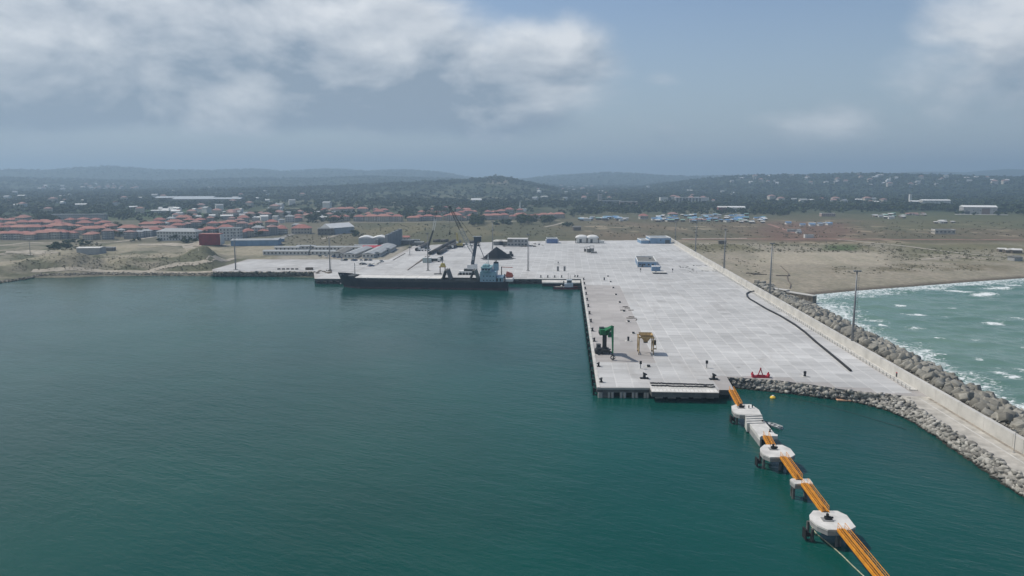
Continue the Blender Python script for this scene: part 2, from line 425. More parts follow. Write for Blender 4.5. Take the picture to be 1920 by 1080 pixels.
s_ = np.concatenate([-np.geomspace(2500, 6, 40), np.linspace(0, 330, 330), np.linspace(331.5, 520, 110)])
t_ = np.concatenate([[8.0], 8+np.geomspace(0.8, 500, 330)*1.0, np.geomspace(520, 4000, 12)])
S, T = np.meshgrid(s_, t_, indexing='ij')
SX, SY = W0.x + WD.x*S + WR.x*T, W0.y + WD.y*S + WR.y*T
sd = -coast_sdf(SX, SY)
ph = fbm(SX, SY, 60, 3, 71)*7
sw = np.zeros_like(SX)
for k, (lam, amp, an) in enumerate(((27, 0.50, 80), (15, 0.28, 62), (8.5, 0.17, 95), (5.2, 0.11, 50))):
    a_ = R(an); u = (SX*math.cos(a_)+SY*math.sin(a_))*2*math.pi/lam + ph*(0.6+0.3*k)
    sw += amp*(np.abs(np.sin(u/2))*-2+1.1)
fall = sstep(0, 8, T-8)*sstep(0, 10, sd)
SZ = sw*fall*sstep(900, 350, T)
spx, spy = proj(SX, np.maximum(SY, 20), SZ)
foam = 0.66*sstep(34, 2, sd + 16*(fbm(SX, SY, 14, 3, 73)-0.5))*(spx > 1500)
off = T - 24                                              # along the armour blocks
foam = np.maximum(foam, 0.66*sstep(15, 0, np.abs(off)-3+14*(fbm(SX, SY, 18, 3, 75)-0.5)))
WX, WY = fbm(SX, SY, 16, 3, 81)*2-1, fbm(SX, SY, 22, 3, 83)*2-1
def cap(px, py, lx, ly, amt, tilt=0.0):
    p = P(px, py, 0); m_ = mpp(p); dx, dy = SX-p.x+WX*lx*m_*.9, SY-p.y+WY*ly*1.6
    cs, sn_ = math.cos(tilt), math.sin(tilt); u, v = dx*cs+dy*sn_, -dx*sn_+dy*cs
    return 1.06*amt*np.exp(-(u/(lx*m_))**2-(v/ly)**2)
for a_ in ((1690, 658, 60, 12, .72, -.3), (1730, 588, 40, 5, .85, -.3), (1690, 572, 20, 3, .8, 0), (1775, 592, 16, 4, .7, 0), (1850, 553, 34, 5, .9, .1), (1800, 548, 36, 5, .85, 0), (1870, 604, 18, 5, .85, 0), (1660, 610, 10, 4, .9, 0),
           (1640, 600, 28, 3, .62, -.4), (1720, 616, 26, 3, .6, 0), (1620, 555, 40, 5, .8, .1), (1590, 566, 24, 4, .55, 0), (1680, 552, 50, 5, .7, .1), (1880, 702, 14, 4, .85, -.3), (1905, 710, 22, 4, .72, -.2), (1872, 688, 6, 3, .7, 0), (1910, 690, 16, 3, .6, 0),
           (1840, 676, 12, 2.5, .62, 0), (1905, 534, 24, 5, .85, 0), (1870, 541, 30, 4, .75, 0), (1780, 578, 20, 3, .55, 0), (1700, 640, 40, 3, .5, .1), (1830, 636, 22, 2.5, .52, 0), (1600, 582, 20, 3, .6, 0), (1565, 575, 30, 5, .62, 0), (1750, 540, 50, 4, .7, .05),
           (1905, 596, 14, 3, .7, 0), (1915, 652, 8, 3, .55, 0), (2050, 600, 60, 6, .8, 0), (2150, 700, 50, 6, .8, 0), (2300, 640, 70, 7, .8, 0), (2000, 560, 60, 5, .85, 0)):
    foam = np.maximum(foam, cap(*a_))
crest = sstep(0.60, 0.90, sw)*sstep(0.46, 0.66, fbm(SX, SY, 32, 3, 77))
foam = np.maximum(foam, crest*0.78)
SZ = SZ + 0.5*np.maximum(foam-0.6, 0)*fall
sm = np_mesh('sea', np.stack([SX, SY, SZ], -1).reshape(-1, 3), grid_faces(*SX.shape)[:, ::-1], m_sea, [('foam', foam.ravel())], smooth=True)
tag(obj('sea', sm, None), kind='structure')
# ------------------------------------------------------------------ the port apron
m_conc = mat('apron_concrete', (0.365, 0.35, 0.33), 0.9, 0.10, 0.05, bump=0.15, detail=8)
m_conc_w = mat('pale_concrete', (0.50, 0.485, 0.45), 0.9, 0.10, 0.25, bump=0.2, detail=6)
m_wall = mat('sea_wall_concrete', (0.48, 0.462, 0.425), 0.9, 0.10, 0.18, bump=0.2, detail=7)
m_dark = mat('black_rubber', (0.014, 0.014, 0.015), 0.7, 0.2, 2.0)
m_steel_g = mat('galvanised_steel', (0.22, 0.225, 0.225), 0.5, 0.1, 1.0, metal=0.3)
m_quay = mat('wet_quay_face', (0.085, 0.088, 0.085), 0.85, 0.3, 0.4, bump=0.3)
m_black = mat('black_paint', (0.012, 0.013, 0.014), 0.6, 0.2, 2.0)
m_white = mat('white_paint', (0.66, 0.66, 0.64), 0.6, 0.06, 0.8)
m_yellow = mat('yellow_paint', (0.62, 0.25, 0.018), 0.55, 0.12, 0.8)
m_sand = mat('gravel_strip', (0.27, 0.24, 0.20), 0.95, 0.2, 0.5, bump=0.4)

def weathered(name, base, amount=0.22):
    """concrete paving: one tone per slab, long pale and dark streaks, stains"""
    m = bpy.data.materials.new(name); m.use_nodes = True; t = NT(m.node_tree); bs = m.node_tree.nodes['Principled BSDF']
    geo = t.n('ShaderNodeNewGeometry'); rot = t.n('ShaderNodeVectorRotate', rotation_type='Z_AXIS')
    t.l(geo.outputs['Position'], rot.inputs['Vector']); rot.inputs['Angle'].default_value = PA
    p = rot.outputs[0]
    wn = t.n('ShaderNodeTexWhiteNoise', noise_dimensions='3D'); t.l(t.v('FLOOR', t.v('MULTIPLY', p, (0.2, 0.2, 0.0))), wn.inputs[0])
    streak = t.noise(t.v('MULTIPLY', p, (0.18, 1.0, 1.0)), 0.22, 6, 0.65)
    big = t.noise(t.v('MULTIPLY', p, (0.5, 1.0, 1.0)), 0.022, 5, 0.6)
    v = t.m('ADD', t.m('MULTIPLY', t.m('SUBTRACT', wn.outputs[0], 0.5), amount*0.55), t.m('MULTIPLY', t.m('SUBTRACT', streak, 0.5), amount*1.6))
    v = t.m('ADD', v, t.m('MULTIPLY', t.m('SUBTRACT', big, 0.5), amount*2.2))
    v = t.m('ADD', v, 1.0)
    c = t.mix(1.0, base, t.n('ShaderNodeCombineColor').outputs[0], 'MULTIPLY')
    cc = c.node.inputs[7].links[0].from_node
    for i in range(3): t.l(v, cc.inputs[i])
    wear = t.ss(t.noise(t.v('MULTIPLY', p, (1.0, 0.30, 1.0)), 0.045, 6, 0.68, 1.2), 0.50, 0.72)
    c = t.mix(t.m('MULTIPLY', wear, 0.42), c, (0.285, 0.262, 0.24))
    oil = t.ss(t.noise(p, 0.13, 6, 0.7), 0.64, 0.74)
    c = t.mix(t.m('MULTIPLY', oil, 0.45), c, (0.14, 0.13, 0.12))
    t.l(c, bs.inputs['Base Color']); bs.inputs['Roughness'].default_value = 0.92; bs.inputs['Specular IOR Level'].default_value = 0.2
    b = t.n('ShaderNodeBump'); b.inputs['Strength'].default_value = 0.15; b.inputs['Distance'].default_value = 0.05
    t.l(t.noise(p, 1.5, 6, 0.7), b.inputs['Height']); t.l(b.outputs[0], bs.inputs['Normal'])
    return m
m_apron = weathered('apron_paving', (0.372, 0.350, 0.332), 0.30)
m_slab = weathered('paving_slab', (0.462, 0.456, 0.443), 0.36)
m_joint = weathered('joint_strip', (0.530, 0.522, 0.505), 0.30)

def flat(poly, z0, z1, name, m, side=None):
    """a slab over a (possibly concave) outline"""
    bm = bmesh.new(); vs = [bm.verts.new((p[0], p[1], z1)) for p in poly]; f = bm.faces.new(vs)
    bmesh.ops.recalc_face_normals(bm, faces=[f])
    if f.normal.z < 0: f.normal_flip()
    r = bmesh.ops.extrude_face_region(bm, geom=[f]); 
    for v in [e for e in r['geom'] if isinstance(e, bmesh.types.BMVert)]: v.co.z = z1
    for v in vs: v.co.z = z0
    bmesh.ops.recalc_face_normals(bm, faces=bm.faces)
    bmesh.ops.triangulate(bm, faces=[f for f in bm.faces if len(f.verts) > 4])
    me = bpy.data.meshes.new(name); bm.to_mesh(me); bm.free()
    me.materials.append(m)
    if side:
        me.materials.append(side)
        for p in me.polygons: p.material_index = 0 if p.normal.z > 0.5 else 1
    return obj(name, me, m)

def wl_at(px_far, t, z): return None
PXD = [(590, 523), (1089.5, 523.5), (1119, 727), (1218, 727.5), (1222, 735), (1348, 737), (1348.5, 731), (1377, 731.5), (1363, 707), (1450, 712.5), (1520, 721), (1600, 733), (1660, 739), (1712, 743)]
deck_poly = [P(a, b, DECK) for a, b in PXD]
far_s = (P(1272, 449.5, DECK)-W0).dot(WD)
deck_poly += [WL((deck_poly[-1]-W0).dot(WD), 0.6), WL(far_s, 0.6)]
deck_poly += [P(a, b, DECK) for a, b in [(1180, 450.5), (1000, 452), (880, 455), (775, 461), (727, 487), (640, 486.5), (465, 486), (398, 505), (398, 510), (588, 510)]]
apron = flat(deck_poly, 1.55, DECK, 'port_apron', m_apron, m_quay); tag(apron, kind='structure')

# vertical quay face on the two berths (solid caisson behind the fenders)
def wall_strip(a, b, z0, z1, th, name, m, parent=None, inward=1):
    a, b = Vector(a), Vector(b); d = (b-a).normalized(); n = Vector((-d.y, d.x, 0))*th*inward
    mb = MB(); mb.prism([a, b, b+n, a+n], z0, z1)
    return mb.build(name, m, parent, fix=True)
qa, qb, qc = P(590, 523, DECK), P(1089.5, 523.5, DECK), P(1119, 727, DECK)
off_ = Vector((0, 0.6, 0))
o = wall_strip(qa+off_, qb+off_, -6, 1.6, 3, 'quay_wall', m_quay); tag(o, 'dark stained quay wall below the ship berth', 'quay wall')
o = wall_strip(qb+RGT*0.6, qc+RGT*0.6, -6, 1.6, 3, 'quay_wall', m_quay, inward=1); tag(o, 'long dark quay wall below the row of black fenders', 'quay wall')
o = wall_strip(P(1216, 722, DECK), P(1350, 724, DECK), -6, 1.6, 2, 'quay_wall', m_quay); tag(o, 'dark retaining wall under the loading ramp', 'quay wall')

# paving slabs with pale joints on the right of the apron
PO = P(1119, 727, DECK)
def port_uv(p): d = Vector(p)-PO; return d.dot(RGT), d.dot(FWD)
poly_uv = np.array([port_uv(p) for p in deck_poly])
def in_poly(u, v, P_):
    ins = np.zeros(np.shape(u), bool); n = len(P_)
    for i in range(n):
        (ax, ay), (bx, by) = P_[i], P_[(i+1) % n]
        c = (ay > v) != (by > v); ins ^= c & (u < (bx-ax)*(v-ay)/((by-ay) if by != ay else 1e-9)+ax)
    return ins
SL = 5.0
sm_ = MB().box((0, 0, 0.02), (SL-0.36, SL-0.36, 0.04), top=0.996).mesh('slab'); sm_.materials.append(m_slab)
cells = []
for i in range(-64, 40):
    for j in range(0, 112):
        if i < 4 and 5 < j < 42: continue
        u0, v0 = i*SL+1, j*SL+1
        cu = np.array([u0, u0+SL, u0+SL, u0]); cv = np.array([v0, v0, v0+SL, v0+SL])
        if in_poly(cu, cv, poly_uv).all():
            cells.append((u0+SL/2, v0+SL/2))
def slab_at(u, v): p = PO+RGT*u+FWD*v; return p
cells.sort(key=lambda c: slab_at(*c).length)
# joint bed: the pale strip below the slabs
bed = MB()
rest = MB()
for k, (u, v) in enumerate(cells):
    p = slab_at(u, v)
    bed.box((p.x, p.y, DECK+0.003), (SL, SL, 0.006), PRZ)
    if k < 300:
        s = obj('slab', sm_, None, apron); s.location = (p.x, p.y, DECK+0.004); s.rotation_euler = (0, 0, PRZ)
    else: rest.box((p.x, p.y, DECK+0.024), (SL-0.36, SL-0.36, 0.04), PRZ)
o = rest.build('distant_slab_field', m_slab, apron); tag(o, kind='stuff')
o = bed.build('joint_bed', m_joint, apron); tag(o, kind='stuff')

# pale kerb along both berths
for k, (a, b, lab) in enumerate(((qb, qc, 'pale concrete kerb along the fender quay'), (qa, qb, 'pale concrete kerb along the ship berth'))):
    o = wall_strip(a, b, DECK+0.002, DECK+0.18, 1.0, 'quay_kerb', m_conc_w); tag(o, lab, 'kerb')

# ------------------------------------------------------------------ piled head of the mole
head_l, head_r = P(1119.5, 727.3, DECK), P(1217.5, 727.8, DECK)
o = wall_strip(head_l, head_r, DECK-0.5, DECK+0.05, 0.4, 'head_beam', m_conc, inward=1); tag(o, 'grey capping beam at the end of the mole above the piles', 'beam')
pm = MB().tube((0, 0, -4), (0, 0, 1.6), 0.42, 10).mesh('pile'); pm.materials.append(m_conc)
for k, px in enumerate((1124, 1128, 1142.5, 1149, 1165.5, 1172, 1188, 1194.5, 1210.5, 1215.5)):
    p = P(px, 728, DECK); o = obj('pile', pm, None); o.location = (p.x, p.y+0.5, 0)
    tag(o, 'short concrete pile under the end of the mole', 'pile', 'piles under the mole head')
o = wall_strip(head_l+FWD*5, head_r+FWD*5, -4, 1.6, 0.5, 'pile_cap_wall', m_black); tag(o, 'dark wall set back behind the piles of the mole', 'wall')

# loading ramp with cast strips
rp = [P(1219, 723, DECK), P(1338, 724, DECK), P(1348.2, 736.8, DECK), P(1222.3, 734.8, DECK)]
ramp = thing('loading_ramp', 'ribbed pale concrete loading ramp at the end of the mole', 'ramp', (0, 0, 0))
mb = MB(); mb.add([v+Vector((0, 0, 0.06)) for v in rp]+[v+Vector((0, 0, 0.010)) for v in rp], [(0, 3, 2, 1), (0, 1, 5, 4), (1, 2, 6, 5), (2, 3, 7, 6), (3, 0, 4, 7)])
mb.build('ramp_plate', m_conc_w, ramp, fix=True)
strip_m = mat('ramp_strip', (0.60, 0.585, 0.55), 0.9, 0.08, 0.5)
for k in range(17):
    f0, f1 = (k+0.12)/17, (k+0.88)/17
    a, b = rp[3].lerp(rp[2], f0), rp[3].lerp(rp[2], f1); c, d = rp[0].lerp(rp[1], f1), rp[0].lerp(rp[1], f0)
    z = Vector((0, 0, 0.062)); e = Vector((0, 0, 0.05))
    for q0_, q1_ in ((0.04, 0.42), (0.66, 0.97)):
        mb = MB(); qs = [a.lerp(d, q0_)+z, b.lerp(c, q0_)+z, b.lerp(c, q1_)+z, a.lerp(d, q1_)+z]
        mb.add(qs+[v+e for v in qs], [(4, 5, 6, 7), (0, 1, 5, 4), (1, 2, 6, 5), (2, 3, 7, 6), (3, 0, 4, 7)])
        mb.build('rib', strip_m, ramp)
for k, (y0, y1) in enumerate(((719.5, 723.5), (724.5, 727.5))):
    x0, x1 = (1219, 1338) if k == 0 else (1221, 1341)
    pts = [P(x0+(x1-x0)*i/46, y0+(y1-y0)*i/46, DECK)+Vector((0, random.uniform(-.16, .16), 0.26+random.uniform(0, .12))) for i in range(47)]
    mb = MB().path(pts, 0.20, 6); o = mb.build('fender_chain', m_dark)
    tag(o, ['heavy black chain along the top edge of the ribbed ramp', 'heavy black chain across the middle of the ribbed ramp'][k], 'chain')
for k in range(5):
    p = P(1236+24*k, 741, 1.5); mb = MB().bz(0, 0, -0.35, 2.2, 0.8, 0.5); o = mb.build('ramp_bracket', m_conc)
    o.location = (p.x, p.y+0.3, 0.9); o.rotation_euler.z = PRZ; tag(o, 'low concrete bracket under the front of the loading ramp', 'bracket', 'brackets under the ramp')

# ------------------------------------------------------------------ fenders and bollards
def make_fender():
    r = thing('quay_fender', 'black rubber fender on the long quay wall', 'fender', (0, 0, 0), 0, 'fenders along the mole quay')
    MB().box((-0.75, 0, 0.9), (0.5, 1.5, 2.1)).box((-1.02, 0, 0.9), (0.06, 1.7, 2.3)).build('panel', m_dark, r)
    for dy in (-0.45, 0.45): MB().tube((-0.5, dy, 1.0), (0.62, dy, 1.0), 0.38, 8).build('cone', m_dark, r)
    return r
fd = make_fender(); first = True
L_ = (qb-qc).length; dirq = (qb-qc).normalized()
angq = math.atan2(dirq.y, dirq.x)-math.pi/2
for k in range(24):
    p = qc + dirq*(3+k*(L_-8)/23)
    o = fd if first else dup(fd); first = False
    o.location = (p.x, p.y, 0.3); o.rotation_euler = (0, 0, angq)

def bollard_mesh(root, s=1.0):
    MB().tube((0, 0, 0.12*s), (0, 0, 0.62*s), 0.24*s, 10, 0.20*s).build('post', m_black, root)
    MB().tube((0, 0, 0.62*s), (0.12*s, 0, 0.86*s), 0.26*s, 10, 0.40*s).build('head', m_black, root)
    MB().tube((0, 0, 0), (0, 0, 0.12*s), 0.42*s, 12).build('base_plate', m_black, root)
bl = thing('bollard', 'black mooring bollard on the kerb of the fender quay', 'bollard', (0, 0, 0), 0, 'bollards along the fender quay'); bollard_mesh(bl, 1.5)
first = True
for k in range(13):
    p = qc + dirq*(6+k*(L_-9)/12) + RGT*1.6
    o = bl if first else dup(bl); first = False; o.location = (p.x, p.y, DECK+0.02); o.rotation_euler.z = angq+math.pi
for k in range(6):
    p = P(1014+13*k, 520.4, DECK) if k < 4 else P((1078, 1083)[k-4], 519.8, DECK)
    o = dup(bl, (p.x, p.y, DECK+0.02), 0, 'black mooring bollard on the ramp edge behind the tug'); o['group'] = 'bollards behind the tug'
# single bollards on pale pads
bp = thing('ramp_bollard', 'twin black bollard on a dark base at the left corner of the ramp', 'bollard')
bollard_mesh(bp, 2.0); MB().bz(0, 0, 0.002, 2.6, 1.3, 0.35).build('plinth', m_black, bp); bp.location = P(1208, 710, DECK)
dup(bp, P(1338, 711.5, DECK), None, 'twin black bollard on a dark base at the right corner of the ramp')

# small black utility covers with pale concrete collars, in a line behind the quay
hy = thing('hydrant_pit', 'black hydrant on a pale collar in the line behind the fender quay', 'hydrant', (0, 0, 0), 0, 'hydrants in a line on the apron')
MB().bz(0, 0, 0.002, 2.0, 2.0, 0.10).build('collar', m_conc_w, hy); MB().bz(0, 0, 0.10, 0.9, 1.3, 0.55).build('cover', m_black, hy)
first = True
for px, py in ((1140, 518.5), (1145, 529), (1150, 540), (1155, 553), (1162, 567.5), (1170, 584), (1178.5, 603.5), (1187.5, 625.5), (1216, 688)):
    o = hy if first else dup(hy); first = False; o.location = P(px, py, DECK); o.rotation_euler.z = PRZ
hd = thing('capstan', 'dark capstan on a pale pad beside the hydrant line', 'capstan', (0, 0, 0), 0, 'capstans on the apron')
MB().bz(0, 0, 0.002, 2.4, 2.4, 0.12).build('pad', m_conc_w, hd); MB().tube((0, 0, 0.12), (0, 0, 1.0), 0.45, 10, 0.3).build('drum', m_black, hd); MB().tube((0, 0, 1.0), (0, 0, 1.7), 0.42, 10).build('cap', m_black, hd)
first = True
for px, py in ((1133, 525.5), (1178, 639.5), (1509, 706)):
    o = hd if first else dup(hd); first = False; o.location = P(px, py, DECK)
# scattered timber dunnage near the hydrants
m_timber = mat('weathered_timber', (0.13, 0.105, 0.08), 0.9, 0.25, 1.5)
dn = MB().bz(0, 0, 0, 2.6, 0.35, 0.3).mesh('timber_baulk'); dn.materials.append(m_timber)
for k, (px, py) in enumerate(((1172, 575.5), (1176, 578), (1183, 582), (1184, 594.5), (1188, 597), (1193, 600), (1180, 597), (1168, 582))):
    o = obj('timber_baulk', dn, None); o.location = P(px, py, DECK)+Vector((0, 0, 0.01)); o.rotation_euler.z = random.uniform(-.3, .3) if k != 5 else 1.3
    tag(o, 'short dark timber baulk lying on the apron by the hydrants', 'timber', 'loose timbers on the apron')

# lamp cabinets: pairs of tall grey service pillars
sp = thing('service_pillar', 'grey louvred service pillar standing near the tug berth', 'pillar', (0, 0, 0), 0, 'service pillars near the tug')
MB().bz(0, 0, 0.15, 1.3, 1.0, 3.0).build('cabinet', mat('pillar_grey', (0.17, 0.17, 0.165), 0.7), sp)
MB().bz(0, 0, 0.002, 2.6, 2.2, 0.14).build('plinth', m_conc_w, sp); MB().bz(0, 0, 3.15, 1.5, 1.2, 0.14).build('cap', m_steel_g, sp)
sp.location = P(1046, 508.5, DECK); dup(sp, P(1058.5, 508.5, DECK))
for px, py, lab in ((1201, 691.5, 'slim grey service post near the left corner of the ramp'), (1325, 690.5, 'slim grey service post near the right corner of the ramp'), (1201, 510.5, 'slim dark post in front of the flat roofed blue office'), (1261, 511, 'dark service post right of the low blue cabin'), (1046.5, 497.5, 'dark service post behind the grey pillars')):
    s = thing('service_post', lab, 'post', P(px, py, DECK))
    MB().tube((0, 0, 0.1), (0, 0, 1.6), 0.14, 8).build('post', m_steel_g, s); MB().bz(0, 0, 1.6, 0.7, 0.5, 1.0).build('box', m_black, s); MB().bz(0, 0, 0.002, 1.2, 1.2, 0.12).build('pad', m_conc_w, s)

# black discharge hose across the apron
hose_px = [(1421, 546.5), (1412, 547.5), (1404, 549), (1400, 552), (1401, 557), (1406, 562), (1418, 569), (1438, 581), (1462, 593), (1490, 610), (1510, 625), (1530, 643), (1552, 661), (1575, 680), (1595, 697)]
pts = [P(a, b, DECK)+Vector((0, 0, 0.42)) for a, b in hose_px]
o = MB().path(pts, 0.40, 8).build('discharge_hose', m_dark, smooth=True); tag(o, 'long black discharge hose lying bent across the apron', 'hose')

# ------------------------------------------------------------------ sea wall
s_near, s_far = -140.0, far_s
sw_root = thing('sea_wall', 'long pale concrete sea wall with a sloping seaward cap', 'wall')
n_seg = int((s_far-s_near)/12)
segs = []
for k in range(n_seg):
    a, b = s_near+12*k, s_near+12*(k+1)-0.07
    dz = random.uniform(-.03, .03)
    sec = [(0.0, -0.5), (0.0, WALL_Z+dz), (1.1, WALL_Z+dz), (1.3, 4.3), (4.6, 4.0), (4.6, -0.5)]
    vs = [WL(a, t, z) for t, z in sec]+[WL(b, t, z) for t, z in sec]; n = len(sec)
    mb = MB().add(vs, [(i, (i+1) % n, n+(i+1) % n, n+i) for i in range(n)]+[tuple(range(n-1, -1, -1)), tuple(range(n, 2*n))])
    mb.build('wall_panel', m_wall, sw_root, fix=True)
# service road along the foot of the wall, beyond the apron
s_apr = (P(1712, 743, DECK)-W0).dot(WD)
rd = MB()
m_road = mat('breakwater_road', (0.40, 0.375, 0.33), 0.92, 0.14, 0.35, bump=0.2, detail=7)
rw = 7.5
rd.prism([WL(s_near, -rw), WL(s_near, -0.02), WL(s_apr+6, -0.02), WL(s_apr, -rw)], 1.5, DECK-0.01)
o = rd.build('breakwater_road', m_road, fix=True); tag(o, kind='structure')
g = MB()
for t0, wd in ((-0.9, 0.7), (-2.6, 0.45)):
    a, b = WL(s_near, t0), WL(s_apr-2, t0); n = WR*wd
    g.prism([a, b, b+n, a+n], DECK-0.008, DECK+0.02)
k = g
for i, (t0, wd, lab) in enumerate(((-1.0, 0.8, 'dark drain channel at the foot of the sea wall'), (-3.4, 0.35, 'narrow cable trough along the breakwater road'))):
    a, b = WL(s_near, t0), WL(s_apr-2, t0); n = WR*wd
    o = MB().prism([a, b, b+n, a+n], DECK-0.006, DECK+0.03).build('drain_channel', m_sand if i == 0 else m_conc_w, fix=True); tag(o, lab, 'drain')
# raised walkway strip and railing between apron and wall
a, b = WL(s_apr+6, -2.2), WL(far_s, -2.2)
o = MB().prism([a, b, b+WR*2.15, a+WR*2.15], DECK+0.002, DECK+0.22).build('wall_walkway', m_conc_w, fix=True); tag(o, 'raised pale walkway between apron and sea wall', 'walkway')
rl = thing('guard_rail', 'low grey guard rail along the walkway at the sea wall', 'railing')
L2 = min(far_s, s_apr+6+290)-(s_apr+6); nst = 110
for k in range(nst):
    s0 = s_apr+6+L2*k/nst
    MB().tube(WL(s0, -2.35, DECK), WL(s0, -2.35, DECK+1.05), 0.085, 5).build('rail_post', m_steel_g, rl)
for z in (0.55, 1.03): MB().tube(WL(s_apr+6, -2.35, DECK+z), WL(s_apr+6+L2, -2.35, DECK+z), 0.035, 5).build('rail', m_steel_g, rl)

# ------------------------------------------------------------------ rock and armour
def rock_mesh(seed, flat_=0.8):
    rs = np.random.default_rng(seed); bm = bmesh.new()
    v = rs.normal(size=(15, 3)); v /= np.linalg.norm(v, axis=1)[:, None]; v *= rs.uniform(.75, 1.05, (15, 1)); v[:, 2] *= flat_; v[:, 0] *= rs.uniform(.9, 1.25)
    for p in v*0.5: bm.verts.new(p)
    r = bmesh.ops.convex_hull(bm, input=bm.verts)
    bmesh.ops.delete(bm, geom=list({e for e in r['geom_interior'] if isinstance(e, bmesh.types.BMVert)}), context='VERTS')
    bmesh.ops.triangulate(bm, faces=bm.faces)
    me = bpy.data.meshes.new('rock'); bm.to_mesh(me); bm.free(); return me
def block_mesh():
    bm = bmesh.new(); bmesh.ops.create_cube(bm, size=1.0)
    for v in bm.verts:
        if v.co.z > 0: v.co.x *= 0.95; v.co.y *= 0.95
    bmesh.ops.bevel(bm, geom=list(bm.edges), offset=0.028, segments=1, affect='EDGES')
    me = bpy.data.meshes.new('armour_block'); bm.to_mesh(me); bm.free(); return me
def stone_mat(name, c1, c2):
    m = bpy.data.materials.new(name); m.use_nodes = True; t = NT(m.node_tree); bs = m.node_tree.nodes['Principled BSDF']
    geo = t.n('ShaderNodeNewGeometry'); oi = t.n('ShaderNodeObjectInfo')
    rnd = t.m('FRACT', t.m('ADD', geo.outputs['Random Per Island'], oi.outputs['Random']))
    base = t.mix(rnd, c1, c2)
    f = t.noise(geo.outputs['Position'], 1.1, 6, 0.65)
    c = t.mix(1.0, base, t.mix(t.ss(f, .3, .7, kind='LINEAR'), (.72, .72, .70), (1.25, 1.24, 1.2)), 'MULTIPLY')
    sz = t.n('ShaderNodeSeparateXYZ'); t.l(geo.outputs['Position'], sz.inputs[0])
    wet = t.ss(t.m('ADD', sz.outputs[2], t.m('MULTIPLY', t.m('SUBTRACT', f, .5), 0.8)), 0.25, 0.75, 1, 0)   # weed line at the water
    c = t.mix(wet, c, (0.028, 0.028, 0.022))
    t.l(c, bs.inputs['Base Color']); bs.inputs['Roughness'].default_value = 0.9; bs.inputs['Specular IOR Level'].default_value = 0.25
    b = t.n('ShaderNodeBump'); b.inputs['Strength'].default_value = 0.5; b.inputs['Distance'].default_value = 0.12
    t.l(t.noise(geo.outputs['Position'], 2.2, 6, 0.7), b.inputs['Height']); t.l(b.outputs[0], bs.inputs['Normal'])
    return m
m_rock = stone_mat('revetment_rock', (0.15, 0.143, 0.132), (0.42, 0.405, 0.375))
m_block = stone_mat('armour_concrete', (0.155, 0.148, 0.13), (0.31, 0.295, 0.26))
ROCKS = [rock_mesh(100+i, 0.75) for i in range(9)]; BLOCK = block_mesh()
for me in ROCKS: me.materials.append(m_rock)
BLOCK.materials.append(m_block)
def tri_arrays(me):
    me.calc_loop_triangles(); v = np.empty(len(me.vertices)*3); me.vertices.foreach_get('co', v)
    f = np.empty(len(me.loop_triangles)*3, np.int32); me.loop_triangles.foreach_get('vertices', f)
    return v.reshape(-1, 3), f.reshape(-1, 3)
def scatter(parent, name, stuffname, items, meshes, nmax=300):
    """items: (pos, euler, scale); nearest become parts, the rest one joined part"""
    items.sort(key=lambda i: (i[0]-cam.location).length/max(i[2]))
    arr = [tri_arrays(m) for m in meshes]; VV, FF, n = [], [], 0
    for k, (p, e, s) in enumerate(items):
        i = k % len(meshes)
        M = Matrix.Translation(p) @ e.to_matrix().to_4x4() @ Matrix.Diagonal((*s, 1))
        if k < nmax:
            o = obj(name, meshes[i], None, parent); o.matrix_basis = M
        else:
            v, f = arr[i]; Mn = np.array(M); VV.append(v @ Mn[:3, :3].T + Mn[:3, 3]); FF.append(f+n); n += len(v)
    if VV:
        me = np_mesh(stuffname, np.concatenate(VV), np.concatenate(FF), meshes[0].materials[0]); tag(obj(stuffname, me, None, parent), kind='stuff')
from mathutils import Euler
def reul(a=3.14): return Euler((random.uniform(-a, a), random.uniform(-a, a), random.uniform(-3.14, 3.14)))

# inner revetment: top line on the apron edge, toe in the harbour
top_px = [(1364, 708), (1450, 713.5), (1520, 722), (1600, 734), (1660, 740), (1706, 744.5)]
top_l = [P(a, b, DECK) for a, b in top_px] + [WL(s_apr-8-18*k, -rw-0.1, DECK) for k in range(9)]
toe_px = [(1380, 727), (1460, 736), (1530, 744), (1600, 754), (1650, 764), (1690, 779), (1730, 802), (1790, 842), (1850, 884), (1910, 922), (1990, 972), (2100, 1040)]
toe_l = [P(a, b, 0) for a, b in toe_px]
def resample(pts, n):
    pts = [Vector(p) for p in pts]; L = [0]
    for a, b in zip(pts, pts[1:]): L.append(L[-1]+(b-a).length)
    out = []
    for k in range(n):
        t = L[-1]*k/(n-1); i = max(j for j in range(len(L)) if L[j] <= t+1e-6); i = min(i, len(pts)-2)
        out.append(pts[i].lerp(pts[i+1], (t-L[i])/max(L[i+1]-L[i], 1e-6)))
    return out
NR = 90
tl, ol = resample(top_l, NR), resample(toe_l, NR)
core = MB(); rows = 5
for a, b in zip(tl, ol):
    toe = b + (b-a)*0.35; toe.z = -2.2
    pr = [Vector((a.x, a.y, DECK-0.02)).lerp(Vector((b.x, b.y, -0.2)), f) for f in (0, .33, .66, 1)] + [toe]
    core.v += [tuple(p-Vector((0, 0, .25 if i else 0.15))) for i, p in enumerate(pr)]
core.f = [tuple(f) for f in grid_faces(NR, rows)]
rev = thing('rock_revetment', 'grey rubble revetment between the apron and the calm harbour', 'revetment')
core.build('core', m_quay, rev)
items = []
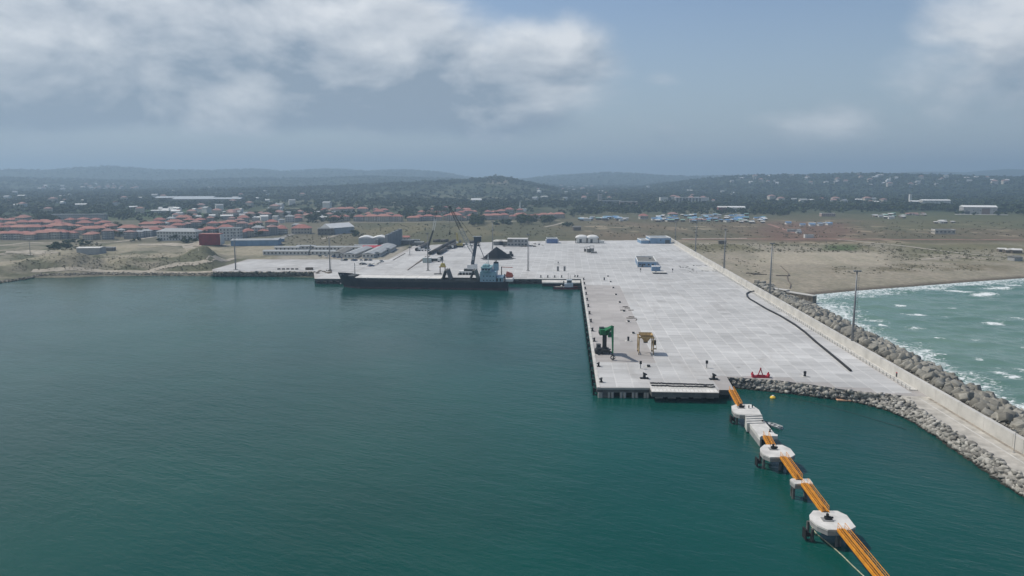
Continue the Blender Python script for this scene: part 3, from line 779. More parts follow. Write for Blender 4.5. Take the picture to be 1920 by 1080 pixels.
for k in range(1900):
    i = random.uniform(0, NR-1.01); j = int(i); a = tl[j].lerp(tl[j+1], i-j); b = ol[j].lerp(ol[j+1], i-j)
    f = random.uniform(0.0, 1.12); p = Vector((a.x, a.y, DECK-0.1)).lerp(Vector((b.x, b.y, -0.25)), f)
    big = 1.0 + 0.55*max(0, (j-45)/45)
    s = random.triangular(1.0, 2.5, 1.5)*big
    p += Vector((0, 0, random.uniform(-.15, .28)))
    items.append((p, reul(0.5), (s*random.uniform(.8, 1.2), s*random.uniform(.8, 1.2), s*random.uniform(.7, 1.05))))
scatter(rev, 'rock', 'small_rock_field', items, ROCKS)

# seaward armour: dumped concrete cubes
arm = thing('armour_slope', 'seaward slope of dumped concrete cubes beside the sea wall', 'armour')
s_arm0, s_arm1 = -140, (P(1440, 545, 3)-W0).dot(WD)
mb = MB()
for s0 in (s_arm0, s_arm1+6):
    mb.v += [tuple(WL(s0, t, z)) for t, z in ((4.4, 3.6), (7.5, 3.6), (20, -0.4), (27, -3.5))]
mb.f = [tuple(f) for f in grid_faces(2, 4)[:, ::-1]]
mb.build('core', mat('rubble_core', (0.12, 0.105, 0.085), 0.95, 0.3, 0.8, bump=0.8), arm)
items = []
s = s_arm0
while s < s_arm1+4:
    for t in np.arange(7.2, 22.5, 2.15):
        if random.random() < 0.04: continue
        tt = t+random.uniform(-.8, .8); ss_ = s+random.uniform(-.9, .9)
        z = 3.9-(max(tt, 8.5)-8.5)*0.30 + random.uniform(-.7, 1.0)
        sc = random.uniform(1.9, 2.75)*(0.85 if ss_ > 210 else 1.0)
        items.append((WL(ss_, tt, z), reul(1.2), (sc,)*3))
    s += 2.25
scatter(arm, 'armour_block', 'distant_block_field', items, [BLOCK])
items = []
for k in range(900):
    s0, t0 = random.uniform(s_arm0, s_arm1), random.uniform(4.9, 8.3)
    sc = random.uniform(.4, 1.3); items.append((WL(s0, t0, 3.75+random.uniform(0, .3)), reul(1), (sc, sc, sc*.8)))
scatter(arm, 'filler_rock', 'filler_rock_field', items, [m for m in [rock_mesh(200+i) for i in range(4)] if not m.materials.append(m_block)], 150)

# old timber-faced groyne and block yard at the root of the breakwater
gp = [P(1428, 541, 4.0), P(1474, 547.5, 4.0), P(1524, 555.5, 4.0)]
gr = thing('groyne', 'short dark stained concrete groyne reaching from the armour into the surf', 'groyne')
m_groy = mat('groyne_concrete', (0.115, 0.10, 0.078), 0.95, 0.35, 0.5, bump=0.6)
for i in range(2):
    a, b = gp[i], gp[i+1]; n = Vector((-(b-a).y, (b-a).x, 0)).normalized()*3.2
    zt = 4.6 if i == 0 else 3.9
    MB().prism([a, b, b+n, a+n], -3, zt).build('wall_block', m_groy, gr, fix=True)
    MB().prism([a-n*0.05, b-n*0.05, b+n*1.05, a+n*1.05], zt+0.003, zt+0.35).build('cap_slab', m_wall, gr, fix=True)
yard = [(1417, 538), (1421, 536), (1426, 535), (1431, 534.5), (1424, 540), (1430, 540), (1436, 538.5), (1441, 540), (1446, 539), (1436, 543.5), (1442, 544), (1448, 543), (1428, 537.5), (1419, 533)]
bm_ = MB().box((0, 0, .5), (1, 1, 1), top=.94).mesh('precast_block'); bm_.materials.append(m_block)
for k, (a, b) in enumerate(yard):
    p = G(a, b); o = obj('precast_block', bm_, None); o.location = p+Vector((0, 0, -.05)); o.scale = (2.6, 2.2, 2.1+0.4*(k % 2)); o.rotation_euler.z = random.uniform(0, 3)
    tag(o, 'loose concrete cube on the sand at the root of the breakwater', 'concrete block', 'cubes stored behind the sea wall')

# lighting masts
m_mast = mat('mast_steel', (0.20, 0.205, 0.21), 0.5, 0.08, 1.0, metal=0.2)
def mast(base, h, label, arm_side=1, white=False):
    r = thing('light_mast', label, 'light mast', base)
    MB().tube((0, 0, 0.3), (0, 0, h), 0.50*h/28, 10, 0.22*h/28).build('pole', m_mast, r, smooth=True)
    MB().bz(0, 0, 0.0, 2.2, 2.2, 0.45).build('footing', m_conc, r)
    MB().bz(0, 0, h, 2.6, 0.5, 0.35).build('crossarm', m_mast, r)
    for dx in (-1.1, -.4, .4, 1.1): MB().box((dx, -0.35, h+0.1), (0.5, 0.35, 0.5)).build('floodlight', m_white if white else m_steel_g, r)
    rungs = MB()
    for z in np.arange(2, h-1, 0.9): rungs.box((0.75*h/28+0.1, 0, z), (0.55, 0.08, 0.10))
    rungs.tube((0.95, 0, 1.5), (0.85, 0, h-1), 0.035, 4)
    rungs.build('ladder', m_mast, r)
    return r
for px, py, h, lab in ((1596.8, 655, 28.6, 'tall grey lighting mast at the sea wall above the armour blocks'), (1442.5, 561, 28.6, 'tall grey lighting mast at the sea wall near the bend of the hose'),
                       (1357, 512, 28.6, 'tall grey lighting mast at the sea wall right of the flat roofed office'), (1303.5, 479.5, 26, 'tall grey lighting mast at the sea wall behind the gravel yard'),
                       (1266, 455.5, 20, 'tall grey lighting mast beside the far blue shed'), (442, 506, 25, 'tall grey lighting mast on the pale shore apron'), (619, 507.5, 25, 'tall grey lighting mast behind the end of the ship berth'),
                       (802.5, 507.5, 25, 'tall grey lighting mast behind the middle of the ship'), (990, 508, 24, 'tall grey lighting mast astern of the ship'), (768, 478.5, 11.5, 'short lighting mast beside the site cabins'),
                       (923.5, 467.5, 24, 'thin lighting mast behind the black coal heap')):
    mast(P(px, py, DECK), h, lab)
mast(G(57, 478.5), 13, 'lone lighting mast with a white lamp on the waste ground', white=True)
sp_ = WL((P(1884, 848, DECK)-W0).dot(WD), -1.6, DECK)
r = thing('lamp_post', 'thin lamp post on the breakwater road by the sea wall', 'lamp post', sp_)
MB().tube((0, 0, 0), (0, 0, 5.2), 0.07, 8, 0.05).build('pole', m_steel_g, r); MB().bz(0, 0, 0, .5, .5, .12).build('base', m_conc, r); MB().box((-0.3, 0, 5.25), (0.7, 0.2, 0.12)).build('lamp_head', m_steel_g, r)
for px, py, lab in ((1591, 648, 'red topped hydrant cabinet by the mast at the sea wall'), (1684, 708, 'dark kiosk at the end of the guard rail by the sea wall'), (1438, 557, 'dark cabinet by the mast near the bend of the hose')):
    r = thing('wall_cabinet', lab, 'cabinet', P(px, py, DECK)); MB().bz(0, 0, 0.1, 1.1, 0.8, 1.4).build('cabinet', m_black, r); MB().bz(0, 0, 1.5, 1.2, .9, .2).build('cap', mat('red_paint', (0.42, 0.025, 0.03), .5), r); MB().bz(0, 0, 0, 1.6, 1.3, .1).build('plinth', m_conc_w, r)
# ------------------------------------------------------------------ cargo ship
m_hull = mat('hull_navy', (0.010, 0.013, 0.020), 0.5, 0.3, 0.3)
m_boot = mat('hull_boot_red', (0.060, 0.026, 0.034), 0.6, 0.3, 0.4)
m_shipdeck = mat('ship_deck_grey', (0.055, 0.06, 0.06), 0.7, 0.2, 0.5)
m_hatch = mat('hatch_cover', (0.62, 0.60, 0.56), 0.7, 0.06, 0.3)
m_hold = mat('hold_inside', (0.13, 0.13, 0.12), 0.8, 0.2, 0.4)
m_super = mat('superstructure_blue', (0.27, 0.40, 0.47), 0.5, 0.08, 0.5)
m_super2 = mat('superstructure_teal', (0.17, 0.30, 0.32), 0.5, 0.1, 0.8)
m_glass = mat('dark_glass', (0.02, 0.03, 0.04), 0.15, 0.1, 1.0)
m_orange = mat('lifeboat_red', (0.40, 0.10, 0.06), 0.5, 0.1, 1.0)
pb, ps_ = P(646, 539, 0), P(952, 541, 0)
ship_o = Vector((ps_.x, ps_.y, 0)); Ls = (ps_-pb).length + 2
ship = thing('cargo_ship', 'long dark hulled cargo ship with pale hatch covers and a light blue bridge', 'ship', ship_o, math.pi+PRZ)
# local x: stern 0 -> bow Ls, local y: + is away from the camera side after the half turn => quay side is -y
BW = 13.6
def hull_rings(z, n=40):
    out = []
    for k in range(n+1):
        t = k/n; x = t*Ls
        flare = max(0, z)/8.0
        bow0 = 0.86+0.03*flare
        hw = BW/2
        if t > bow0: 
            u = (t-bow0)/(1-bow0); hw *= max(0.0, 1-u**(1.7+.5*flare))
        if t < 0.06: hw *= 0.88+0.12*(t/0.06)
        x += (0 if t < .9 else (t-.9)/.1*(z*0.42-0.8))
        out.append((x, hw))
    return out
def hull_mesh(z0, z1f, name, m, n=40):
    mb = MB(); lo, hi = hull_rings(z0, n), None
    vs = []
    for k in range(n+1):
        z1 = z1f(k/n); (x0, h0) = lo[k]; (x1, h1) = hull_rings(z1, n)[k]
        vs += [(x0, -h0, z0), (x1, -h1, z1), (x0, h0, z0), (x1, h1, z1)]
    fs = []
    for k in range(n):
        o = 4*k; fs += [(o, o+4, o+5, o+1), (o+2, o+3, o+7, o+6)]
    fs += [(0, 1, 3, 2)]
    return mb.add(vs, fs).build(name, m, ship, fix=True)
hull_mesh(-1.5, lambda t: 1.05, 'boot_topping', m_boot)
def sheer(t): return 4.3 + (3.6*max(0, (t-.87)/.13)**0.7 if t > .87 else 0) + (0.5 if t < .2 else 0)
hull_mesh(1.05, sheer, 'hull', m_hull)
mb = MB(); n = 40; vs, fs = [], []
for k in range(n+1):
    z = sheer(k/n)-0.9; x, h = hull_rings(z, n)[k]; vs += [(x, -h+.02, z), (x, h-.02, z)]
mb.add(vs, [(2*k, 2*k+2, 2*k+3, 2*k+1) for k in range(n)]).build('main_deck', m_shipdeck, ship, fix=True)
X_ = lambda px: (953-px)/309*Ls            # photograph column -> ship station
# coaming and hatch covers
x0, x1 = X_(904), X_(672)
CW = 10.4
for s in (-1, 1): MB().box(((x0+x1)/2, s*CW/2, 4.5), (x1-x0, .35, 2.0)).build('coaming_side', m_shipdeck, ship)
for x in (x0, x1): MB().box((x, 0, 4.5), (.35, CW, 2.0)).build('coaming_end', m_shipdeck, ship)
MB().bz((x0+x1)/2, 0, 2.2, x1-x0-1, CW-.4, .2).build('hold_floor', m_hold, ship)
for s in (-1, 1): MB().box(((x0+x1)/2, s*(CW/2-.25), 3.6), (x1-x0-1, .1, 2.6)).build('hold_lining', m_hold, ship)
xa, xb = X_(832), X_(672); nh = 7
for k in range(nh):
    a, b = xa+(xb-xa)*k/nh, xa+(xb-xa)*(k+1)/nh
    hcv = MB().bz((a+b)/2, 0, 5.52, (b-a)-.18, CW+.7, .85).build('hatch_cover', m_hatch, ship)
    MB().bz((a+b)/2, -CW/2-.38, 5.55, (b-a)-.3, .06, .4).build('cover_skirt', m_black, hcv); MB().bz((a+b)/2, CW/2+.38, 5.55, (b-a)-.3, .06, .4).build('cover_skirt', m_black, hcv)
def folded(px, lab):
    x = X_(px)
    for s, name in ((-1, 'folded_cover'), (1, 'folded_cover')):
        a = Vector((x+s*2.4, 0, 5.4)); b = Vector((x+s*.5, 0, 11.0)); d = (b-a).normalized(); nrm = Vector((d.z, 0, -d.x))*.3
        mb = MB(); vs = []
        for y in (-CW/2-.2, CW/2+.2):
            vs += [Vector((p.x+q_*nrm.x, y, p.z+q_*nrm.z)) for p, q_ in ((a, -1), (b, -1), (b, 1), (a, 1))]
        mb.add(vs, [(0, 1, 2, 3), (7, 6, 5, 4), (0, 4, 5, 1), (1, 5, 6, 2), (2, 6, 7, 3), (3, 7, 4, 0)]).build(name, m_hold, ship, fix=True)
folded(841, ''); folded(892, '')
# superstructure
sx0, sx1 = X_(938), X_(904)
sup = MB().bz((sx0+sx1)/2+.8, 0, 4.0, sx1-sx0-1.6, 11.6, 6.6).build('accommodation', m_super, ship)
MB().bz(sx1-3.6, 0, 10.603, 5.6, 12.6, 2.3).build('wheelhouse', m_super, ship)
MB().bz(sx1-3.6, 0, 12.905, 6.2, 13.4, .3).build('wheelhouse_roof', m_super2, ship)
for s in (-1, 1):
    for k in range(3): MB().box((sx1-1.9-1.7*k, s*6.33, 11.9), (1.3, .06, .8)).build('bridge_window', m_glass, ship)
    MB().box((sx1-3.6, s*7.1, 10.8), (2.4, 1.4, .9)).build('bridge_wing', m_super2, ship)
for k in range(7): MB().box((sx1-.78, -5+k*1.66, 11.9), (.06, 1.3, .8)).build('bridge_window', m_glass, ship)
for zz in (5.6, 8.0):
    for k in range(4): MB().box((sx1-2.2-1.9*k, 5.83, zz), (.6, .06, .6)).build('porthole', m_glass, ship)
MB().bz(sx1-3, 0, 13.2, 3.4, 7.6, .9).build('monkey_island', m_super2, ship)
for y in (-3.4, 3.4): MB().tube((sx1-3, y, 13.2), (sx1-3, y, 15.2), .12, 6).build('rail_stanchion', m_super2, ship)
MB().tube((sx1-4.2, 0, 13.2), (sx1-4.2, 0, 20.5), .28, 8, .14).build('radar_mast', m_white, ship); MB().box((sx1-4.2, 0, 18), (.4, 3.4, .25)).build('radar_scanner', m_white, ship)
fn = MB().bz(sx0+2.2, -1.5, 10.6, 3.0, 3.4, 4.2).build('funnel', m_super, ship); MB().bz(sx0+2.2, -1.5, 14.8, 2.6, 3.0, .8).build('funnel_top', m_black, fn)
for dy in (-2.2, -.8): MB().tube((sx0+2.2, dy, 15.6), (sx0+2.2, dy, 16.4), .3, 8).build('exhaust_pipe', m_black, fn)
MB().bz(sx0-.6, 0, 4.0, 3.6, 11.0, 3.4).build('aft_house', m_super, ship)
for k in range(2): MB().box((sx0-1.0+1.8*k, 5.53, 5.8), (.9, .06, 1.8)).build('door', m_glass, ship)
MB().bz(sx0-5.4, 0, 4.0, 5.0, 10.4, .9).build('poop_deckhouse', m_shipdeck, ship)
MB().bz(sx0-5.4, 0, 4.905, 5.4, 10.8, 1.5).build('poop_roof', m_white, ship)
lb = MB().add([(sx0-8.2, -1, 7.6), (sx0-3.6, -1.4, 7.6), (sx0-3.6, 1.4, 7.6), (sx0-8.2, 1, 7.6), (sx0-7.4, -.6, 9.2), (sx0-4.2, -.7, 10.2), (sx0-4.2, .7, 10.2), (sx0-7.4, .6, 9.2), (sx0-7.8, 0, 6.6), (sx0-4, 0, 6.6)],
              [(0, 1, 5, 4), (2, 3, 7, 6), (4, 5, 6, 7), (1, 2, 6, 5), (3, 0, 4, 7), (0, 8, 9, 1), (2, 9, 8, 3), (1, 9, 2), (3, 8, 0)]).build('lifeboat', m_orange, ship, fix=True)
MB().tube((sx0-.8, -4.4, 7.4), (sx0-.8, -4.4, 12.4), .3, 8).build('stores_crane_post', m_black, ship); MB().tube((sx0-.8, -4.4, 12.2), (sx0-7.4, -4.4, 12.0), .2, 6).build('stores_crane_jib', m_orange, ship)
MB().tube((1.2, 5.6, 4.5), (1.2, 5.6, 9.4), .35, 8).build('stern_post', m_black, ship)
# forecastle
fx = X_(668)
MB().tube((fx, 0, 6), (fx, 0, 14.5), .3, 8, .14).build('foremast', m_steel_g, ship); MB().bz(fx, 0, 12.2, .5, 1.6, .3).build('foremast_lamp', m_white, ship)
MB().bz(fx+1.5, 0, 5.2, 4.0, 8.6, 1.9).build('forecastle_house', m_shipdeck, ship)
for y in (-2.2, 2.2):
    w1 = MB().tube((fx+8, y-.8, 7.1), (fx+8, y+.8, 7.1), .55, 10).build('windlass', m_steel_g, ship)
MB().bz(fx+5, -3, 6.3, 1.2, 1.2, .9).build('winch', m_hull, ship)
bw = MB(); vs = []
for k in range(34, 41):
    z = sheer(k/40); x, h = hull_rings(z, 40)[k]; vs += [(x, -h, z), (x+.1, -h, z+.75), (x, h, z), (x+.1, h, z+.75)]
fs = []
for k in range(6): o = 4*k; fs += [(o, o+4, o+5, o+1), (o+2, o+3, o+7, o+6)]
bw.add(vs, fs).build('bow_bulwark', m_hull, ship)
MB().tube((fx+7, 5.6, 3.0), (fx+7, 6.1, 2.4), .4, 8).build('anchor', m_steel_g, ship)
for k in range(26):
    pass
rails = MB()
for s in (-1, 1):
    rails.tube((x0, s*(BW/2-.1), 5.3), (x1, s*(BW/2-.1), 5.3), .05, 4)
    for k in range(40): rails.tube((x0+(x1-x0)*k/39, s*(BW/2-.1), 4.2), (x0+(x1-x0)*k/39, s*(BW/2-.1), 5.3), .04, 4)
o = rails.build('deck_railing', m_shipdeck, ship); tag(o, kind='stuff')

# ------------------------------------------------------------------ tug
tg = thing('tug_boat', 'small harbour tug with dark red hull and white wheelhouse in the quay corner', 'tug', P(1063, 541.5, 0), PRZ)
m_tugr = mat('tug_red', (0.17, 0.030, 0.045), .5, .2, .8); m_tugw = mat('tug_white', (.46, .50, .53), .5, .08, .8)
def tug_hull(z0, z1f, name, m):
    n, vs, fs = 18, [], []
    for k in range(n+1):
        t = k/n; x = (t-.5)*16
        hw = 2.6*(1-max(0, (t-.6)/.4)**2.4)*(0.78+.22*min(1, t/.15)); z1 = z1f(t)
        vs += [(x, -hw*.92, z0), (x+.2*max(0, t-.6), -hw, z1), (x, hw*.92, z0), (x, hw, z1)]
    for k in range(n): o = 4*k; fs += [(o, o+4, o+5, o+1), (o+2, o+3, o+7, o+6), (o+1, o+5, o+7, o+3)]
    fs += [(0, 1, 3, 2)]
    return MB().add(vs, fs).build(name, m, tg, fix=True)
tug_hull(-.8, lambda t: .95+.5*max(0, (t-.5)*2)**2, 'hull', m_tugr)
mb = MB(); vs, fs = [], []
for k in range(19):
    t = k/18; x = (t-.5)*16.3; hw = 2.75*(1-max(0, (t-.6)/.4)**2.4)*(0.78+.22*min(1, t/.15)); z = 1.0+.55*max(0, (t-.5)*2)**2
    vs += [(x, -hw, z-.2), (x, -hw, z+.35), (x, hw, z-.2), (x, hw, z+.35)]
for k in range(18): o = 4*k; fs += [(o, o+4, o+5, o+1), (o+2, o+3, o+7, o+6)]
mb.add(vs, fs).build('rubbing_strake', m_dark, tg)
MB().bz(-4.2, 0, 1.05, 5.8, 3.8, .12).build('aft_deck', mat('tug_deck', (.17, .15, .13), .8), tg)
MB().bz(1.0, 0, 1.1, 5.2, 3.8, 2.0).build('deckhouse', m_tugw, tg)
wh = MB().box((1.3, 0, 4.2), (3.2, 3.2, 2.2), top=.86).build('wheelhouse', m_tugw, tg)
for s in (-1, 1): MB().box((1.3, s*1.52, 4.35), (2.4, .07, .9)).build('window', m_glass, wh)
MB().box((2.85, 0, 4.35), (.07, 2.5, .9)).build('window', m_glass, wh)
MB().bz(1.3, 0, 5.32, 3.3, 3.3, .16).build('wheelhouse_roof', m_tugw, wh)
MB().tube((.6, 0, 5.5), (.6, 0, 9.4), .14, 6, .08).build('mast', m_black, tg); MB().box((.6, 0, 8.2), (.3, 1.4, .2)).build('radar', m_black, tg); MB().tube((1.8, .5, 5.5), (1.8, .5, 8.0), .10, 6).build('antenna', m_black, tg)
for s in (-.9, .9): MB().tube((-1.9, s, 2.8), (-1.9, s, 4.6), .3, 8).build('exhaust', m_black, tg)
MB().tube((-3.2, -.9, 1.6), (-3.2, .9, 1.6), .5, 10).build('tow_winch', m_white, tg)
for k in range(4): MB().tube((-7.6+k*.01, -1.8+1.2*k, .9), (-7.9, -1.8+1.2*k, .9), .5, 10).build('tyre', m_dark, tg)
for k in range(3): MB().tube((6.4+.5*k, -1.9+.6*k, 1.3), (6.6+.5*k, -2.1+.6*k, 1.3), .5, 10).build('tyre', m_dark, tg)
# floating landing stage astern of the ship
r = thing('floating_stage', 'pale ramp slab between the ship and the tug', 'ramp', (0, 0, 0))
a, b = P(1016, 525, DECK), P(1088, 525.5, DECK); a2, b2 = P(1016.5, 529.5, 2.4), P(1088, 530, 2.4)
MB().add([a2, b2, b+Vector((0, 0, .05)), a+Vector((0, 0, .05)), a2-Vector((0, 0, .7)), b2-Vector((0, 0, .7)), b-Vector((0, 0, .8)), a-Vector((0, 0, .8))], [(0, 1, 2, 3), (4, 5, 1, 0), (7, 6, 5, 4), (5, 6, 2, 1), (7, 4, 0, 3), (6, 7, 3, 2)]).build('slab', m_conc_w, r, fix=True)
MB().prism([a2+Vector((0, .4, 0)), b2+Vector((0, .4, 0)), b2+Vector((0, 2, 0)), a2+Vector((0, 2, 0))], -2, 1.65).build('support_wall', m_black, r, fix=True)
# berth fenders left of the bow and astern
fb = thing('berth_fender', 'black rubber fender on the ship berth wall', 'fender', (0, 0, 0), 0, 'fenders along the ship berth')
MB().tube((-.9, -.5, 1.0), (.9, -.5, 1.0), .5, 10).build('cylinder', m_dark, fb); MB().box((0, -.05, 1.2), (2.2, .3, 1.6)).build('back_plate', m_black, fb)
first = True
for px in (598, 610, 622, 634, 962, 976, 990, 1004):
    p = P(px, 523.3, DECK); o = fb if first else dup(fb); first = False; o.location = (p.x, p.y-.1, .2); o.rotation_euler.z = PRZ
# projecting end of the berth
jp = [P(580, 526, 2.6), P(592, 523, 2.6), P(660, 523.5, 2.6), P(660, 527, 2.6), P(583, 527.5, 2.6)]
# ------------------------------------------------------------------ mooring dolphins and yellow walkways
DT = 3.6
m_dol = mat('dolphin_concrete', (0.54, 0.525, 0.495), 0.9, 0.12, 0.35, bump=0.2, detail=7)
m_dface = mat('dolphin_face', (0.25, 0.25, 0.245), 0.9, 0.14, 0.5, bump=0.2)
m_grate = mat('yellow_grating', (0.165, 0.075, 0.012), 0.75, 0.30, 1.2)
def on_top(px, py): return P(px, py, DT)
def pile_at(parent, x, y, r=0.30, z0=-4, z1=2.4): MB().tube((x, y, z0), (x, y, z1), r, 10).build('pile', m_quay, parent, smooth=False)
def mooring_hook(px, py, label):
    p = on_top(px, py); r = thing('mooring_hook', label, 'mooring hook', p, PRZ)
    MB().bz(0, 0, 0.004, 1.9, 1.5, 0.14).build('pad', m_dface, r)
    MB().bz(0.1, 0, 0.14, 1.1, 0.8, 0.45).build('base', m_black, r)
    MB().tube((0, 0, .55), (0, 0, 1.15), .26, 10).build('capstan', m_black, r)
    MB().box((0.55, -0.1, .5), (.9, .25, .3)).build('hook', m_black, r)
def dolphin(pxs, label, piles, th=1.15):
    """pxs: outline of the top in the photograph"""
    pts = [on_top(a, b) for a, b in pxs]; c = sum(pts, Vector())/len(pts)
    r = thing('mooring_dolphin', label, 'dolphin', (c.x, c.y, 0))
    loc = [p-Vector((c.x, c.y, 0)) for p in pts]
    area = sum(a.x*b.y-b.x*a.y for a, b in zip(loc, loc[1:]+loc[:1]))
    if area < 0: loc = loc[::-1]
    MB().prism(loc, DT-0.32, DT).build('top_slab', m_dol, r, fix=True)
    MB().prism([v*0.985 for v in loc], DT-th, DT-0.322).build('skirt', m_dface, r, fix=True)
    n = len(loc)
    for k in range(0):
        a, b = loc[k], loc[(k+1) % n]; i = 0.93
        a0, b0 = Vector((a.x, a.y, 0)), Vector((b.x, b.y, 0))
        MB().prism([a0*0.995, b0*0.995, b0*i, a0*i], DT+0.004, DT+0.10).build('coping', m_dol, r, fix=True)
    for x, y in piles: pile_at(r, x, y)
    return r, c
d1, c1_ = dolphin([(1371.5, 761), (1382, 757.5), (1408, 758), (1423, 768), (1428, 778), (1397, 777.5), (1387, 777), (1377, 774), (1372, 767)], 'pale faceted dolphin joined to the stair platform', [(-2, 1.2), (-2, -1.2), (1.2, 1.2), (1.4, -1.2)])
# stair platform
pl = thing('stair_platform', 'long pale landing platform with broad steps and a rowing boat alongside', 'platform')
sec = [(1397, 777), (1428, 776), (1433, 785.5), (1401, 786.5)]
q = [on_top(*a) for a in sec]
for k in range(4):
    f0, f1 = k/4, (k+1)/4-0.02; z = DT-0.28*(k+0.4)
    ps = [q[0].lerp(q[3], f0), q[1].lerp(q[2], f0), q[1].lerp(q[2], f1), q[0].lerp(q[3], f1)]
    MB().prism(ps[::-1], 0.3, z).build('step', m_dol, pl, fix=True)
PZ = 2.4
ps = [P(1401.5, 789.5, PZ), P(1432.5, 788.5, PZ), P(1452.5, 813, PZ), P(1458.5, 815, PZ), P(1458, 817.5, PZ), P(1427, 817.5, PZ), P(1425, 820, PZ)]
MB().prism(ps[::-1], PZ-0.9, PZ).build('landing', m_dol, pl, fix=True)
ps2 = [P(1401, 789, PZ), P(1404, 789, PZ), P(1428.5, 819.5, PZ), P(1425.5, 820, PZ)]
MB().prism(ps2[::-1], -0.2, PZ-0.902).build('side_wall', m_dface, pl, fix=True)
for a, b in ((1410, 796), (1430, 800), (1440, 812), (1424, 812)):
    p = P(a, b, PZ); pile_at(pl, p.x, p.y, 0.35, -4, PZ-0.9)
for px, py, lab in ((1429.5, 792, 'small black bollard by the top of the landing'), (1443.5, 809.5, 'small black bollard by the foot of the landing'), (1414.5, 787.8, 'black rubber step pad at the foot of the broad steps')):
    s = thing('small_bollard', lab, 'bollard', P(px, py, PZ)); bollard_mesh(s, 0.75)
d2, c2_ = dolphin([(1425, 840), (1433, 833.5), (1467, 834), (1482, 841), (1491, 852.5), (1483, 857), (1444, 857), (1431, 851.5), (1425.5, 845)], 'pale faceted dolphin between the landing and the small pier', [(-3, -1.5), (-2.6, 2), (0.4, -2.4), (2.4, -2), (2.6, 2)])
d3, c3_ = dolphin([(1481, 899), (1484.5, 897), (1518, 897.5), (1524.5, 906.5), (1490.5, 907)], 'small rectangular concrete pier between the two larger dolphins', [(-1.4, -.6), (1.2, -.6), (-1.2, .7), (1.5, .7)], 1.1)
d4, c4_ = dolphin([(1517.5, 965.5), (1525, 957), (1570, 957.5), (1588, 966), (1604.5, 987.5), (1594, 993.5), (1552, 993), (1532, 984.5), (1519, 973)], 'largest pale faceted dolphin at the outer end of the walkway', [(-3.4, -1.0), (-3, 2), (0.2, -2.9), (0.8, -2.7), (2.6, -2.2), (3, 2)])
mooring_hook(1389, 764.5, 'black mooring hook on the dolphin above the stair platform'); mooring_hook(1449.5, 842, 'black mooring hook on the dolphin beyond the small pier'); mooring_hook(1551, 974.5, 'black mooring hook on the largest outer dolphin')
for px, py, lab in ((1404, 765.5, 'small white valve post on the dolphin above the steps'), (1410.5, 764.8, 'small dark valve post on the dolphin above the steps')):
    s = thing('valve_post', lab, 'post', on_top(px, py)); MB().tube((0, 0, 0.1), (0, 0, .8), .16, 8).build('stem', m_black, s); MB().bz(0, 0, 0.004, .9, .7, .1).build('foot', m_white, s)
# fender racks hanging on the seaward faces
for cc, dx, dy, lab in ((c1_, -2.9, -0.3, 'black rubber fender hanging on the dolphin above the steps'), (c2_, -3.8, -0.4, 'black rubber fender hanging on the dolphin beyond the small pier'), (c4_, -4.1, -0.4, 'black rubber fender hanging on the largest outer dolphin')):
    r = thing('dolphin_fender', lab, 'fender', (cc.x+dx, cc.y+dy, 0)); MB().tube((0, -.7, 1.3), (0, .7, 1.3), .4, 10).build('cylinder', m_dark, r); MB().bz(-.45, 0, .3, .25, 1.5, 1.9).build('panel', m_dark, r)

def walkway(a, b, label, w=1.2):
    a, b = Vector(a), Vector(b); d = b-a; L = d.length; rz = math.atan2(d.y, d.x)
    r = thing('walkway_bridge', label, 'walkway', a, rz)
    sl = (b.z-a.z)/L
    for s in (-1, 1):
        MB().box((L/2, s*w/2, -0.2), (L, 0.22, 0.55)).build('girder', m_yellow, r)
        MB().tube((0, s*w/2, 1.08), (L, s*w/2, 1.08), 0.055, 6).build('hand_rail', m_yellow, r)
        MB().tube((0, s*w/2, 0.6), (L, s*w/2, 0.6), 0.04, 6).build('mid_rail', m_yellow, r)
        n = max(3, int(L/1.6))
        for k in range(n+1): MB().tube((0.05+(L-.1)*k/n, s*w/2, 0.05), (0.05+(L-.1)*k/n, s*w/2, 1.08), 0.035, 5).build('rail_post', m_yellow, r)
    n = int(L/0.5)
    pm_ = MB().bz(0, 0, 0, 0.46, w-0.24, 0.05).mesh('tread'); pm_.materials.append(m_grate)
    for k in range(n): o = obj('tread', pm_, None, r); o.location = (0.25+k*(L-.5)/max(n-1, 1), 0, 0)
    for s in (-.28, .28): MB().box((L/2, s, 0.12), (L, 0.07, 0.10)).build('service_pipe', m_yellow, r)
    return r
zt = DT+0.12
walkway(P(1371, 731, DT), P(1387.5, 761, zt), 'yellow steel walkway from the mole head to the stepped dolphin')
walkway(P(1436, 817, 2.9), P(1449, 836, zt), 'short yellow steel walkway between the landing and the next dolphin')
walkway(P(1468.5, 856, zt), P(1499, 899, zt), 'yellow steel walkway between dolphin and small rectangular pier')
walkway(P(1508.5, 906, zt), P(1548, 959.5, zt), 'yellow steel walkway between the small pier and the largest dolphin')
walkway(P(1577, 991.5, zt), P(1690, 1130, zt), 'yellow steel walkway leading seaward from the largest dolphin')

